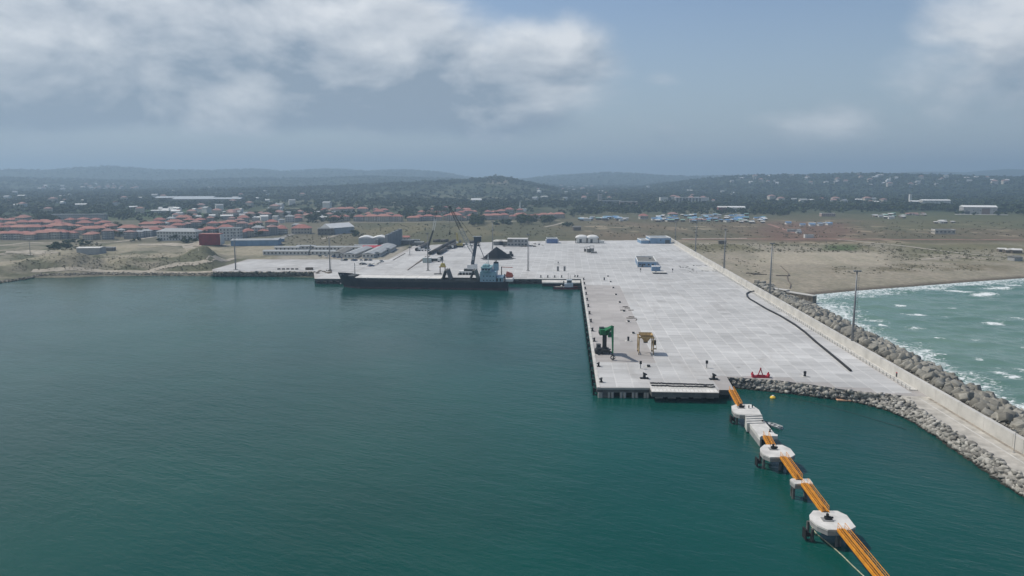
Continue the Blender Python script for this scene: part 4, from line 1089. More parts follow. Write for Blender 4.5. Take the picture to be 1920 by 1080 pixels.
# rowing boat
def boat(px, py, L, rz, label):
    r = thing('rowing_boat', label, 'boat', P(px, py, 0), rz)
    def hull(w, z0, z1, inset):
        ns, vs, fs = 9, [], []
        for k in range(ns):
            t = k/(ns-1); x = (t-.5)*L; hw = (w/2)*(1-max(0, (t-.45)/.55)**2.2)*(0.82+.18*min(1, t*4)) - inset
            hw = max(hw, 0.02); rise = 0.25*max(0, (t-.5)*2)**2
            vs += [(x, -hw, z1+rise), (x, -hw*.6, z0), (x, hw*.6, z0), (x, hw, z1+rise)]
        for k in range(ns-1):
            o = 4*k; fs += [(o, o+4, o+5, o+1), (o+1, o+5, o+6, o+2), (o+2, o+6, o+7, o+3)]
        fs += [(0, 1, 2, 3)]
        return vs, fs
    MB().add(*hull(1.9, -0.25, 0.55, 0)).build('hull', mat('boat_white', (.62, .66, .68), .4), r, fix=True)
    MB().add(*hull(1.9, 0.12, 0.56, 0.13)).build('inner_hull', mat('boat_inside', (.10, .12, .14), .6), r)
    for x in (-1.2, 0.2): MB().box((x*L/5, 0, .42), (.3, 1.45, .06)).build('thwart', m_white, r)
    MB().bz(L*.30, 0, .48, L*.25, 1.1, .05).build('foredeck', m_white, r)
    for s in (-1, 1): MB().tube((-L*.47, s*.78, .57), (L*.12, s*.93, .6), .06, 5).build('gunwale', m_white, r)
    return r
boat(1449, 799.5, 5.2, 2.15, 'small white rowing boat moored beside the landing platform')
# buoy, raft, floating line, floating hose
r = thing('mooring_buoy', 'yellow and white mooring buoy floating off the revetment', 'buoy', P(1449, 746.5, 0))
bm = bmesh.new(); bmesh.ops.create_uvsphere(bm, u_segments=14, v_segments=8, radius=.85); me = bpy.data.meshes.new('float_body'); bm.to_mesh(me); bm.free()
o = obj('float_body', me, mat('buoy_yellow', (.75, .50, .06), .5), r, True); o.scale = (1, 1, .7); o.location.z = .15
MB().tube((0, 0, .6), (0, 0, .85), .3, 10).build('top_ring', m_white, r)
m_raft = mat('raft_wood', (.50, .30, .19), .8, .15, 1.0)
r = thing('work_raft', 'low orange brown work raft at the foot of the revetment', 'raft', P(1583, 751.5, 0), -0.12)
for k in range(6): MB().bz(-1.9+.76*k, 0, .2, .70, 1.9, .22).build('plank', m_raft, r)
for s in (-.6, .6): MB().tube((-2.2, s, .02), (2.2, s, .02), .3, 8).build('pontoon', m_timber, r)
pts = [P(1436+(1700-1436)*k/30, 738+(805-738)*(k/30)**1.25, 0.03) for k in range(31)]
o = MB().path(pts, .09, 5).build('floating_line', mat('line_dark', (.02, .03, .03), .8)); tag(o, 'thin dark floating line trailing across the calm harbour', 'rope')
pts = [P(a, b, 0.1) for a, b in ((1521, 985), (1530, 1000), (1545, 1012), (1563, 1027), (1580, 1042), (1598, 1060), (1615, 1076), (1640, 1100))]
o = MB().path(resample(pts, 30), .11, 6).build('mooring_rope', mat('rope_pale', (.30, .31, .22), .9, .3, 3.0)); tag(o, 'pale mooring rope trailing in the water beside the outer walkway', 'rope')
# ------------------------------------------------------------------ cranes, machines and cargo on the apron
m_green = mat('machine_green', (0.014, 0.14, 0.052), .5, .15, 1.0)
m_gdark = mat('machine_dark', (0.022, 0.024, 0.024), .6, .2, 1.0)
m_tan = mat('hopper_tan', (0.33, 0.23, 0.105), .6, .15, .8)
m_red = mat('spreader_red', (0.36, 0.018, 0.035), .5, .12, .8)
m_tyre = m_dark
# green material handler on a tall pylon
b0 = P(1134, 662.5, DECK)
h = thing('material_handler', 'green material handling crane on a dark pylon with its grab lowered to the apron', 'crane', b0)
MB().bz(0, 0, .9, 3.4, 4.6, .9).build('carriage', m_gdark, h); MB().box((0, 0, 2.1), (2.6, 2.6, .9), top=.6).build('pylon_base', m_gdark, h)
MB().bz(-.2, 0, 2.4, 1.5, 1.5, 4.6).build('pylon', m_gdark, h)
for sx in (-1, 1):
    for sy in (-1, 1):
        MB().tube((sx*1.4, sy*2.0, 1.2), (sx*2.6, sy*2.7, .9), .25, 6).build('outrigger', m_gdark, h)
        MB().bz(sx*2.6, sy*2.7, 0.01, .9, .9, .16).build('outrigger_pad', m_gdark, h)
        MB().tube((sx*1.5, sy*1.2, .62), (sx*1.95, sy*1.2, .62), .6, 12).build('wheel', m_tyre, h)
MB().tube((-.2, 0, 7.0), (-.2, 0, 7.4), 1.2, 14).build('slewing_ring', m_gdark, h)
up = MB().bz(-.4, .3, 7.4, 3.4, 4.6, 2.0).build('upper_body', m_green, h); MB().bz(-1.2, 1.2, 9.4, 1.8, 2.6, .35).build('engine_cover', m_gdark, up)
MB().bz(-.4, .3, 7.3, 3.9, 5.0, .1).build('catwalk', m_gdark, h)
rl_ = MB()
for k in range(7): rl_.tube((-2.3, -2.2+.8*k, 7.4), (-2.3, -2.2+.8*k, 8.4), .04, 4)
rl_.tube((-2.3, -2.2, 8.4), (-2.3, 2.6, 8.4), .05, 4); o = rl_.build('catwalk_railing', m_gdark, h); tag(o, kind='stuff')
cb = MB().bz(1.5, -3.0, 6.9, 1.5, 1.9, 1.9).build('cab', m_green, h); MB().box((1.5, -3.97, 7.9), (1.3, .06, 1.2)).build('cab_window', m_glass, cb); MB().box((2.27, -3.0, 7.9), (.06, 1.5, 1.1)).build('cab_window', m_glass, cb)
# boom up, stick down
A0, A1, A2 = Vector((.3, -1.2, 8.9)), Vector((1.5, -9.6, 11.9)), Vector((1.6, -11.0, 2.6))
def beam(a, b, w0, w1, name, m, par):
    a, b = Vector(a), Vector(b); d = (b-a).normalized(); u = d.cross(Vector((0, 1, .001))).normalized(); v = d.cross(u); vs = []
    for p, w_ in ((a, w0), (b, w1)): vs += [p+u*w_+v*w_, p-u*w_+v*w_, p-u*w_-v*w_, p+u*w_-v*w_]
    return MB().add(vs, [(0, 1, 2, 3), (7, 6, 5, 4), (0, 4, 5, 1), (1, 5, 6, 2), (2, 6, 7, 3), (3, 7, 4, 0)]).build(name, m, par, fix=True)
beam(A0, A1, .75, .5, 'boom', m_green, h); beam(A1, A2, .42, .24, 'stick', m_green, h)
MB().tube((.2, -2.4, 8.6), (.9, -5.6, 10.3), .2, 8).build('boom_cylinder', m_gdark, h); MB().tube((1.2, -7.0, 11.2), (1.55, -10.1, 8.8), .16, 8).build('stick_cylinder', m_gdark, h)
MB().tube(A2, A2-Vector((0, 0, .8)), .22, 8).build('grab_rotator', m_gdark, h)
gpos = A2-Vector((0, .1, .8))
for k in range(5):
    a = 2*math.pi*k/5; d = Vector((math.cos(a), math.sin(a), 0))
    MB().path([gpos, gpos+d*.75-Vector((0, 0, .35)), gpos+d*.95-Vector((0, 0, .95)), gpos+d*.25-Vector((0, 0, 1.5))], .17, 6).build('grab_tine', m_gdark, h)
h.scale = (.9, .9, .95)
# power unit trailer beside it
t_ = thing('loader_tractor', 'dark wheel tractor parked between the green crane and the quay edge', 'tractor', P(1122.5, 662, DECK), PRZ+.1)
MB().bz(0, 0, .7, 1.6, 3.6, 1.2).build('body', m_gdark, t_); c_ = MB().bz(0, .7, 1.9, 1.5, 1.5, 1.4).build('cab', mat('tractor_grey', (.16, .16, .16), .6), t_); MB().box((0, -.08, 2.6), (1.2, .05, .8)).build('window', m_glass, c_)
for sx in (-1, 1):
    for sy in (-1.2, 1.2): MB().tube((sx*.75, sy, .75), (sx*1.25, sy, .75), .74, 12).build('wheel', m_tyre, t_)
MB().tube((-.5, -1.4, 1.9), (-.5, -1.4, 3.0), .1, 6).build('exhaust', m_black, t_)

# tan hopper gantry
g0 = P(1198.5, 666, DECK); g1 = P(1224, 665, DECK)
gy = thing('hopper_gantry', 'rusty yellow portal gantry with a loading hopper standing on the apron', 'gantry', (g0+g1)/2, PRZ)
wx = (g1-g0).length/2; dy_ = 5.2; hh = 6.0
for sx in (-1, 1):
    for yy in (0, dy_):
        MB().tube((sx*wx, yy, .55), (sx*wx, yy, hh), .19, 8).build('leg', m_tan, gy); MB().tube((sx*wx-.14, yy, .32), (sx*wx+.14, yy, .32), .31, 12).build('wheel', m_tyre, gy)
    MB().box((sx*wx, dy_/2, 1.0), (.22, dy_-.4, .25)).build('side_beam', m_tan, gy)
    MB().tube((sx*wx, .2, 1.1), (sx*wx, dy_-.2, hh-.3), .08, 6).build('brace', m_tan, gy)
for yy in (0, dy_): MB().box((0, yy, hh+.2), (2*wx+.6, .35, .45)).build('cross_beam', m_tan, gy)
for sx in (-1, 1): MB().box((sx*wx, dy_/2, hh+.2), (.36, dy_-.36, .42)).build('top_beam', m_tan, gy)
wl = 2*wx-.3
MB().add([(-wl/2, .2, hh+1.1), (wl/2, .2, hh+1.1), (wl/2, dy_-.2, hh+1.1), (-wl/2, dy_-.2, hh+1.1), (-.6, dy_/2-.6, hh-1.7), (.6, dy_/2-.6, hh-1.7), (.6, dy_/2+.6, hh-1.7), (-.6, dy_/2+.6, hh-1.7)],
         [(0, 1, 5, 4), (1, 2, 6, 5), (2, 3, 7, 6), (3, 0, 4, 7)]).build('hopper', m_tan, gy)
MB().bz(0, dy_/2, hh-2.1, 1.4, 1.4, .4).build('discharge_gate', m_gdark, gy)
for k in range(3):
    MB().bz(wx+.7, .9+1.3*k, 2.0+1.2*k, 1.0, 1.5, .12).build('platform', m_tan, gy)
    MB().tube((wx+1.15, .9+1.3*k, 2.1+1.2*k), (wx+1.15, .9+1.3*k, 3.1+1.2*k), .05, 5).build('platform_post', m_tan, gy)
MB().bz(wx+.7, 3.2, 3.0, 1.1, 1.1, 1.5).build('control_box', m_gdark, gy)
# red spreader
r_ = thing('lifting_spreader', 'dark red lifting spreader frame lying at the edge of the apron above the rocks', 'spreader', P(1425.5, 707.5, DECK), PRZ)
MB().bz(0, 0, 0, 5.2, 1.6, .55).build('beam', m_red, r_)
for sx in (-1, 1): MB().bz(sx*2.45, 0, .551, .5, 1.7, .7).build('end_post', m_red, r_); MB().bz(sx*2.45, 0, 1.25, .3, .4, .5).build('end_lug', m_red, r_)
for sx in (-1, 1): MB().tube((sx*.8, 0, .5), (sx*.1, 0, 2.5), .16, 6).build('yoke_arm', m_red, r_)
MB().bz(0, 0, 2.4, .35, .35, .7).build('lifting_eye', m_red, r_); MB().bz(0, -.5, .56, 2.6, .3, .4).build('drive_box', m_red, r_)

# mobile harbour crane behind the ship
def lattice(a, b, w0, w1, nb, name, m, par, r=0.11):
    """four chords with zig-zag lacing: one boom"""
    a, b = Vector(a), Vector(b); d = (b-a).normalized(); u = d.cross(Vector((0, 1, 0))).normalized(); v = d.cross(u); mb = MB()
    def c(t, i):
        w_ = w0+(w1-w0)*t; return a.lerp(b, t)+u*w_*(1 if i in (0, 1) else -1)+v*w_*(1 if i in (1, 2) else -1)
    for i in range(4):
        mb.tube(c(0, i), c(1, i), r, 5)
        for k in range(nb):
            t0, t1 = k/nb, (k+1)/nb; mb.tube(c(t0, i), c(t1, (i+1) % 4), r*.6, 4); mb.tube(c(t1, i), c(t1, (i+1) % 4), r*.55, 4)
    return mb.build(name, m, par)
m_cblue = mat('crane_blue_grey', (.055, .07, .09), .5, .15, .6); m_cgrey = mat('crane_pale', (.30, .32, .32), .5, .15, .6)
p0 = P(876, 514.5, DECK); S_ = mpp(p0)
mc = thing('mobile_harbour_crane', 'tall mobile harbour crane with lattice boom rising over the ship', 'crane', p0)
def C2(px, py, dy=0.0): return Vector(((px-876)*S_, dy, (514.5-py)*S_*1.01))
MB().bz(0, 0, .9, 10, 5, 1.5).build('undercarriage', m_white, mc); MB().bz(1, 0, 2.4, 6.0, 3.6, 1.2).build('carrier_deck', m_gdark, mc)
for k in range(5):
    for s in (-1, 1): MB().tube((-4+2*k, s*1.9, .8), (-4+2*k, s*2.5, .8), .8, 10).build('wheel', m_tyre, mc)
for sx in (-1, 1):
    for sy in (-1, 1): MB().bz(sx*5.2, sy*3.4, 0.01, 1.6, 1.6, .35).build('stabiliser_pad', m_gdark, mc); MB().tube((sx*4, sy*2, 1.4), (sx*5.2, sy*3.4, .7), .3, 6).build('stabiliser_arm', m_gdark, mc)
MB().bz(3.4, 0, 3.6, 6.4, 3.8, 3.0).build('slewing_platform', m_white, mc)
tw0, tw1 = C2(884.5, 505), C2(893.5, 452)
beam(tw0, tw1, 1.15, .95, 'tower', m_cblue, mc)
hs = MB().box(tuple(C2(896, 449)), (4.6, 3.0, 3.2)).build('tower_head', m_cblue, mc); MB().box(tuple(C2(895, 444.2)), (5.6, 3.3, .3)).build('tower_head_roof', m_cgrey, hs)
for px in (889.5, 902): MB().tube(C2(px, 446), C2(px, 442.5), .16, 6).build('sheave_horn', m_cgrey, hs)
MB().box(tuple(C2(889, 484)+Vector((-.6, -1.2, 0))), (1.6, 1.6, 2.2)).build('cab', m_cgrey, mc)
foot, tip = C2(890, 481), C2(844.5, 389)
knee = foot.lerp(tip, .22)
lattice(foot, knee, .35, 1.15, 4, 'boom_foot_section', m_cgrey, mc); lattice(knee, foot.lerp(tip, .55), 1.15, 1.1, 8, 'boom_mid_section', m_cgrey, mc); lattice(foot.lerp(tip, .55), tip, 1.1, .4, 9, 'boom_tip_section', m_gdark, mc, .13)
MB().tube(C2(893.5, 452), tip, .09, 5).build('luffing_rope', m_gdark, mc)
MB().tube(C2(897, 456), C2(907.5, 482), .22, 6).build('ballast_stay', m_cblue, mc)
MB().tube(tip, tip-Vector((0, 0, 16)), .06, 5).build('hoist_rope', m_gdark, mc)
MB().bz(tip.x, 0, tip.z-18, .8, .8, 2.0).build('hook_block', m_gdark, mc)
# truck crane among the pipes
p1 = P(800, 470.5, DECK); S1 = mpp(p1)
tcx = thing('truck_crane', 'telescopic truck crane raised among the large steel pipes', 'crane', p1)
def C3(px, py): return Vector(((px-800)*S1, 0, (470.5-py)*S1))
MB().bz(-2, 0, .8, 11, 2.8, 1.0).build('chassis', m_white, tcx); MB().bz(-6.4, 0, 1.8, 2.2, 2.6, 1.5).build('cab', m_white, tcx); MB().bz(.5, 0, 1.801, 4, 2.6, 1.6).build('turntable_house', m_gdark, tcx)
for k in range(4):
    for s in (-1, 1): MB().tube((-6+2.6*k, s*1.0, .6), (-6+2.6*k, s*1.4, .6), .6, 10).build('wheel', m_tyre, tcx)
beam(C3(802, 465), C3(813, 432), .75, .6, 'boom_base_section', m_gdark, tcx); 
for s in (-.75, .75): 
    o = beam(C3(813, 432)+Vector((s, 0, 0)), C3(817.5, 410)+Vector((s, 0, 0)), .22, .18, 'boom_fly_section', m_white, tcx)
MB().tube(C3(817, 411), C3(820, 396), .25, 6).build('boom_head', m_gdark, tcx); MB().tube(C3(803.5, 461), C3(808, 446), .22, 6).build('luffing_cylinder', m_gdark, tcx)
# yellow crawler crane
p2 = P(862, 463.5, DECK); S2 = mpp(p2)
yc = thing('crawler_crane', 'yellow crawler crane beside the row of steel pipes', 'crane', p2)
m_yel2 = mat('crawler_yellow', (.42, .34, .10), .6, .15, .8)
MB().bz(0, 0, 1.4, 5.4, 3.2, 2.2).build('upper_house', m_yel2, yc)
for s in (-1, 1): MB().bz(0, s*1.7, .01, 6.4, .9, 1.3).build('crawler_track', m_gdark, yc)
MB().bz(-2, -1.2, 3.6, 1.6, 1.2, 1.6).build('cab', m_white, yc)
lattice((-1, 0, 3), ((856.5-862)*S2, 0, (463.5-437)*S2), .6, .5, 7, 'boom', m_yel2, yc, .18)

# coal heap
def cone_heap(px0, px1, pyb, apx, apy, name, label, cat, m, sq=.85):
    a, b = P(px0, pyb, DECK), P(px1, pyb, DECK); c = (a+b)/2; rr = (b-a).length/2; S = mpp(c); c.y += rr*sq*0.6
    ht = (pyb-apy)*S*1.12; n, k_ = 40, 14; vs, fs = [], []
    offx = (apx-(px0+px1)/2)*S
    for i in range(k_+1):
        t = i/k_
        for j in range(n):
            an = 2*math.pi*j/n; w_ = 1+.05*math.sin(3*an+1)+.04*math.sin(7*an)+random.uniform(-.015, .015)
            q = (1-t)**1.0*(1+.03*random.random()); vs.append((offx*t+math.cos(an)*rr*w_*q, math.sin(an)*rr*sq*w_*q, ht*t*(1-.05*t)))
    for i in range(k_):
        for j in range(n): fs.append((i*n+j, i*n+(j+1) % n, (i+1)*n+(j+1) % n, (i+1)*n+j))
    fs.append(tuple(range(k_*n, (k_+1)*n)))
    o = MB().add(vs, fs).build(name, m, None, True); o.location = (c.x, c.y, DECK+.002); tag(o, label, cat); return o
m_coal = mat('coal', (.007, .008, .011), .9, .3, 1.5, bump=.8, spec=.08)
cone_heap(905, 959.5, 485.5, 930.5, 465, 'coal_heap', 'steep black coal heap on the apron behind the bridge of the ship', 'heap', m_coal)
cone_heap(899, 966, 487, 932, 485, 'coal_spill', 'thin black ring of spilled coal around the foot of the heap', 'spill', mat('coal_dust', (.05, .05, .05), .9, .3, .8, bump=.5), .9)
wl_ = thing('wheel_loader', 'dark wheel loader working at the right foot of the coal heap', 'loader', P(957, 481, DECK), .4)
MB().bz(0, 0, .8, 4.2, 2.0, 1.4).build('body', m_gdark, wl_); MB().bz(.3, 0, 2.2, 1.6, 1.6, 1.9).build('cab', m_gdark, wl_); MB().box((-3.0, 0, 1.2), (1.1, 2.8, 1.1)).build('bucket', m_black, wl_); MB().tube((-1, .6, 1.8), (-2.8, .6, 1.4), .18, 6).build('lift_arm', m_yel2, wl_)
for sx in (-1.4, 1.4):
    for s in (-1, 1): MB().tube((sx, s*.9, .8), (sx, s*1.4, .8), .8, 12).build('wheel', m_tyre, wl_)

# large steel pipes
m_pipe = mat('rusty_pipe', (.085, .075, .066), .75, .25, .6, bump=.2)
def pipe(a, b, rad, label):
    a, b = P(*a, DECK), P(*b, DECK); a.z = b.z = 0
    d = b-a; L = d.length; n = 20; r = thing('steel_pipe', label, 'pipe', (a.x, a.y, DECK+rad), math.atan2(d.y, d.x), 'large steel pipes stored on the apron')
    vs, fs = [], []
    for q, rr in ((0, rad), (L, rad), (L, rad*.94), (0, rad*.94)):
        for i in range(n): t = 2*math.pi*i/n; vs.append((q, math.cos(t)*rr, math.sin(t)*rr))
    for k in range(4):
        for i in range(n): fs.append((k*n+i, k*n+(i+1) % n, ((k+1) % 4)*n+(i+1) % n, ((k+1) % 4)*n+i))
    MB().add(vs, fs).build('shell', m_pipe, r, True, fix=True)
    for q in (.25, .75):
        for s in (-1, 1): MB().bz(L*q, s*rad*.75, -rad+.01, .5, .5, .55).build('chock', m_timber, r)
PIPES = [((806, 478), (826, 467.5)), ((826, 467), (840, 459.5)), ((840, 459), (852, 453.5)), ((822, 478), (837, 469)), ((838, 468), (850, 461.5)), ((850, 461), (862, 455.5)),
         ((812, 454), (826, 454)), ((827, 454), (841, 454)), ((879, 456.5), (893, 456.5)), ((781, 471), (796, 462.5)), ((793, 464), (803, 458.5)), ((850, 466), (857, 461.5))]
LABP = ['rusty steel pipe lying parallel with its neighbours on the apron']*6 + ['dark steel pipe lying crosswise behind the pipe rows']*2 + ['dark steel pipe lying crosswise beyond the harbour crane'] + ['rusty steel pipe left of the truck crane']*2 + ['short rusty pipe near the yellow crawler crane']
for (a, b), lab in zip(PIPES, LABP): pipe(a, b, 1.45, lab)
for k, (a, b) in enumerate((((764, 507), (799, 481)), ((778, 497), (806, 480)), ((737, 488), (760, 475)))):
    a, b = P(*a, DECK), P(*b, DECK); d = b-a; n = Vector((-d.y, d.x, 0)).normalized()*.35
    o = MB().prism([a-n, b-n, b+n, a+n], DECK+.002, DECK+.3).build('timber_sleeper_row', m_timber, fix=True); tag(o, ['long dark sleeper row running towards the pipes', 'shorter dark sleeper row beside the pale container', 'dark sleeper row beside the short lighting mast'][k], 'sleepers')

# containers, trucks, cabins on the apron near the ship
m_cont = mat('container_grey_green', (.36, .42, .41), .6, .08, .8)
def container(px, py, w_, d_, h_, label, m, rz=PRZ, ribs=True):
    p = P(px, py, DECK); r = thing('container', label, 'container', (p.x, p.y+d_/2, DECK), rz)
    MB().bz(0, 0, .1, w_, d_, h_).build('body', m, r); MB().bz(0, 0, h_+.101, w_+.1, d_+.1, .12).build('roof', m_white, r)
    n = int(w_/.8)
    for k in range(n): MB().box((-w_/2+.4+k*.8, -d_/2-.05, .1+h_/2), (.3, .1, h_-.3)).build('rib', m, r)
    MB().box((w_/2+.03, 0, .1+h_/2), (.06, d_*.4, h_*.8)).build('door', m_steel_g, r)
container(800.5, 493, 6.0, 3.0, 3.6, 'pale grey green container behind the middle of the ship', m_cont)
def truck(px, py, rz, label, mc_, mb_, L=7.0, grp=None):
    r = thing('truck', label, 'truck', P(px, py, DECK), rz, grp)
    MB().bz(0, 0, .6, L, 2.2, .35).build('chassis', m_gdark, r); c = MB().bz(L*.36, 0, .951, L*.26, 2.3, 1.7).build('cab', mc_, r); MB().box((L*.495, 0, 2.0), (.06, 1.9, .7)).build('windscreen', m_glass, c)
    MB().bz(-L*.14, 0, .952, L*.68, 2.4, 1.5).build('load_body', mb_, r)
    for x in (-L*.33, L*.33):
        for s in (-1, 1): MB().tube((x, s*.8, .5), (x, s*1.2, .5), .5, 10).build('wheel', m_tyre, r)
truck(817, 491, PRZ, 'white truck parked right of the pale container', m_white, m_gdark)
truck(826, 489, 1.2, 'dark flat truck beside the white truck', m_gdark, m_gdark, 5.0)
truck(844, 466.5, .3, 'white truck parked at the end of the pipe rows', m_white, m_gdark, 6)
r = thing('grab_hopper', 'yellow hopper on brown legs standing between ship and apron', 'hopper', P(830, 514, DECK))
for sx in (-1.6, 1.6):
    for sy in (-1.4, 1.4): MB().tube((sx, sy, 0), (sx, sy, 4.6), .2, 6).build('leg', m_pipe, r)
MB().bz(0, 0, 4.6, 4.2, 3.8, .4).build('frame', m_tan, r); MB().box((0.2, 0, 6.0), (3.6, 3.2, 2.2), top=.6).build('hopper_body', m_yel2, r); MB().tube((0, 0, 7.1), (0, 0, 11.5), .2, 6).build('lamp_pole', m_gdark, r); MB().bz(0, 0, 11.2, .9, .5, .5).build('lamp', m_gdark, r); MB().bz(-3, 0, 0.01, 5, 3, .35).build('base_plate', m_gdark, r)
# pale stone rubble stack and cars by the bow
def car(p, rz, label, m, grp):
    r = thing('parked_car', label, 'car', p, rz, grp)
    MB().bz(0, 0, .3, 4.3, 1.75, .55).build('body', m, r); MB().box((-.1, 0, 1.13), (2.4, 1.6, .55), top=.8).build('cabin', m_glass, r)
    for x in (-1.3, 1.3):
        for s in (-1, 1): MB().tube((x, s*.75, .32), (x, s*.92, .32), .32, 8).build('wheel', m_tyre, r)
CARC = [m_white, m_gdark, mat('car_silver', (.35, .36, .37), .4), mat('car_blue', (.06, .10, .2), .4)]
for k, (px, py) in enumerate(((641, 488.5), (648, 488.5), (662, 488.8), (666, 489), (677, 488.8), (686, 488.6), (694, 488.8), (625, 482), (611, 481.5), (600, 481), (634, 476), (637, 484))):
    car(P(px, py, DECK), random.uniform(1.2, 1.9) if k < 7 else random.uniform(0, 3), 'small car parked by the site cabins, seen between the grey sheds', CARC[k % 4], 'cars parked by the site cabins')
dl = [((520+8.4*k), 505.5) for k in range(5)]
cbm = MB().bz(0, 0, 0, 1.9, 1.0, .9).mesh('kerb_block'); cbm.materials.append(m_pipe)
for a in dl:
    o = obj('kerb_block', cbm, None); o.location = P(a[0]+3, a[1], DECK)+Vector((0, 0, .002)); tag(o, 'low dark concrete block in a row on the pale shore apron', 'concrete block', 'row of blocks on the shore apron')
r = thing('scrap_skip', 'dark open scrap skip near the row of low blocks', 'skip', P(580, 506, DECK), PRZ)
for s in (-1, 1): MB().bz(0, s*1.1, .1, 4.6, .12, 1.5).build('side', m_timber, r); MB().bz(s*2.3, 0, .1, .12, 2.08, 1.5).build('end', m_timber, r)
MB().bz(0, 0, .1, 4.4, 2.0, .9).build('scrap_load', m_gdark, r)
o = rock_mesh(311, .5); o.materials.append(m_timber)
for k in range(16):
    q = obj('debris_lump', o, None); q.location = P(600+random.uniform(-4, 22), 509+random.uniform(-1.5, 4.5), DECK)+Vector((0, 0, .2)); s = random.uniform(1.2, 2.6); q.scale = (s*1.5, s, s); q.rotation_euler = reul(.4); tag(q, 'dark lump of dumped debris at the left end of the ship berth', 'debris', 'debris at the berth end')
# pale rubble bags near the bow
st = rock_mesh(321, .5); st.materials.append(m_conc_w)
for k, (px, py) in enumerate(((690, 498), (697, 497), (704, 496), (708, 494.5), (700, 493.5), (712, 492.5), (693, 494.5))):
    q = obj('rubble_bag', st, None); q.location = P(px, py+1, DECK)+Vector((0, 0, .5)); q.scale = (3.2, 2.4, 2.2); q.rotation_euler.z = random.uniform(0, 3); tag(q, 'pale bulk bag stacked behind the bow of the ship', 'bulk bag', 'bulk bags behind the bow')
for k, (px, py) in enumerate(((679, 496), (683, 496.3), (696, 499.5), (715, 491.5))):
    car(P(px, py, DECK), .3*k, 'car parked beside the bulk bags behind the bow', CARC[(k+1) % 4], 'cars beside the bulk bags')
# ------------------------------------------------------------------ roads behind the port
def road(pxs, w_, name, m, z=0.20, n=60, ground=True):
    pts = resample([G(a, b) for a, b in pxs], n); vs = []
    for k, p in enumerate(pts):
        d = pts[min(k+1, n-1)]-pts[max(k-1, 0)]; d.z = 0; d.normalize(); q = Vector((-d.y, d.x, 0))*w_/2*(1+random.uniform(-.12, .12))
        for s in (-1, 1):
            v = p+q*s; vs.append((v.x, v.y, hgt(v.x, v.y)+z))
    o = MB().add(vs, [(2*k, 2*k+1, 2*k+3, 2*k+2) for k in range(n-1)]).build(name, m, fix=True); tag(o, kind='structure'); return o
m_red_road = mat('red_dirt', (.27, .155, .115), .95, .15, .2, bump=.3); m_pale_road = mat('pale_gravel', (.345, .305, .245), .95, .12, .2, bump=.3); m_asph = mat('dusty_asphalt', (.20, .19, .17), .9, .15, .2)
road([(1278, 449), (1400, 448), (1550, 448.5), (1700, 449.5), (1820, 450), (1980, 450), (2300, 452)], 7, 'dirt_road', m_red_road, n=90)
road([(1278, 448), (1340, 447.5), (1400, 447)], 6, 'dirt_road', m_pale_road, .3)
road([(1570, 449.5), (1630, 455), (1700, 462), (1760, 470), (1830, 478), (1900, 482)], 5, 'dirt_track', m_pale_road, n=70)
road([(1725, 487), (1760, 484), (1800, 484.5)], 4, 'dirt_track', m_pale_road)
road([(1440, 420), (1470, 430), (1490, 437)], 5, 'dirt_track', m_red_road)
road([(-60, 464), (0, 461), (50, 455), (90, 456), (160, 450)], 6, 'gravel_road', m_pale_road)
road([(168, 455), (215, 454), (260, 449), (310, 441)], 6, 'gravel_road', m_pale_road)
road([(0, 472.5), (50, 472), (92, 471)], 9, 'gravel_track', m_pale_road)
road([(-20, 478), (60, 477), (105, 474.5)], 8, 'gravel_track', m_pale_road)
road([(260, 459), (320, 458.5), (350, 460), (385, 466)], 9, 'gravel_road', m_pale_road)
road([(352, 458), (420, 460), (500, 459), (530, 457)], 12, 'gravel_road', m_pale_road)
road([(512, 452), (530, 445), (552, 438)], 7, 'street', m_asph)
road([(600, 449), (625, 443), (643, 437)], 5, 'gravel_track', m_pale_road)
road([(652, 416.5), (700, 417), (760, 417), (830, 416.5), (915, 416), (990, 415.5), (1050, 414)], 6, 'estate_road', m_pale_road, n=80)
road([(60, 508), (140, 504), (200, 509), (300, 511), (420, 510)], 4, 'shore_track', m_pale_road, n=80)
road([(272, 511), (300, 503), (330, 497), (390, 490), (440, 484)], 5, 'haul_road', m_pale_road, n=70)
road([(1020, 426), (1040, 422), (1058, 417)], 5, 'dirt_track', m_pale_road)
road([(1120, 384), (1240, 383), (1400, 383), (1500, 382)], 10, 'far_road', m_pale_road)
road([(940, 388), (1040, 385), (1120, 383)], 8, 'far_road', m_pale_road)

# ------------------------------------------------------------------ buildings
m_bwall = mat('wall_cream', (.42, .385, .33), .85, .10, .15); m_bgrey = mat('wall_grey', (.30, .30, .295), .85, .10, .2); m_bwhite = mat('wall_white', (.56, .55, .52), .85, .06, .2)
m_bblue = mat('wall_blue', (.155, .25, .37), .7, .08, .3); m_bsteel = mat('cladding_grey_blue', (.30, .335, .36), .6, .07, .4); m_roofg = mat('roof_grey', (.30, .315, .32), .7, .08, .3); m_roofd = mat('roof_dark', (.16, .155, .14), .85, .15, .3)
m_tile = mat('red_roof_tile', (.31, .130, .108), .85, .16, .4); m_tile2 = mat('orange_roof_tile', (.36, .170, .135), .85, .14, .4); m_tile3 = mat('faded_roof_tile', (.29, .175, .155), .85, .14, .4)
m_win = mat('window_dark', (.045, .05, .055), .3, .2, .5)

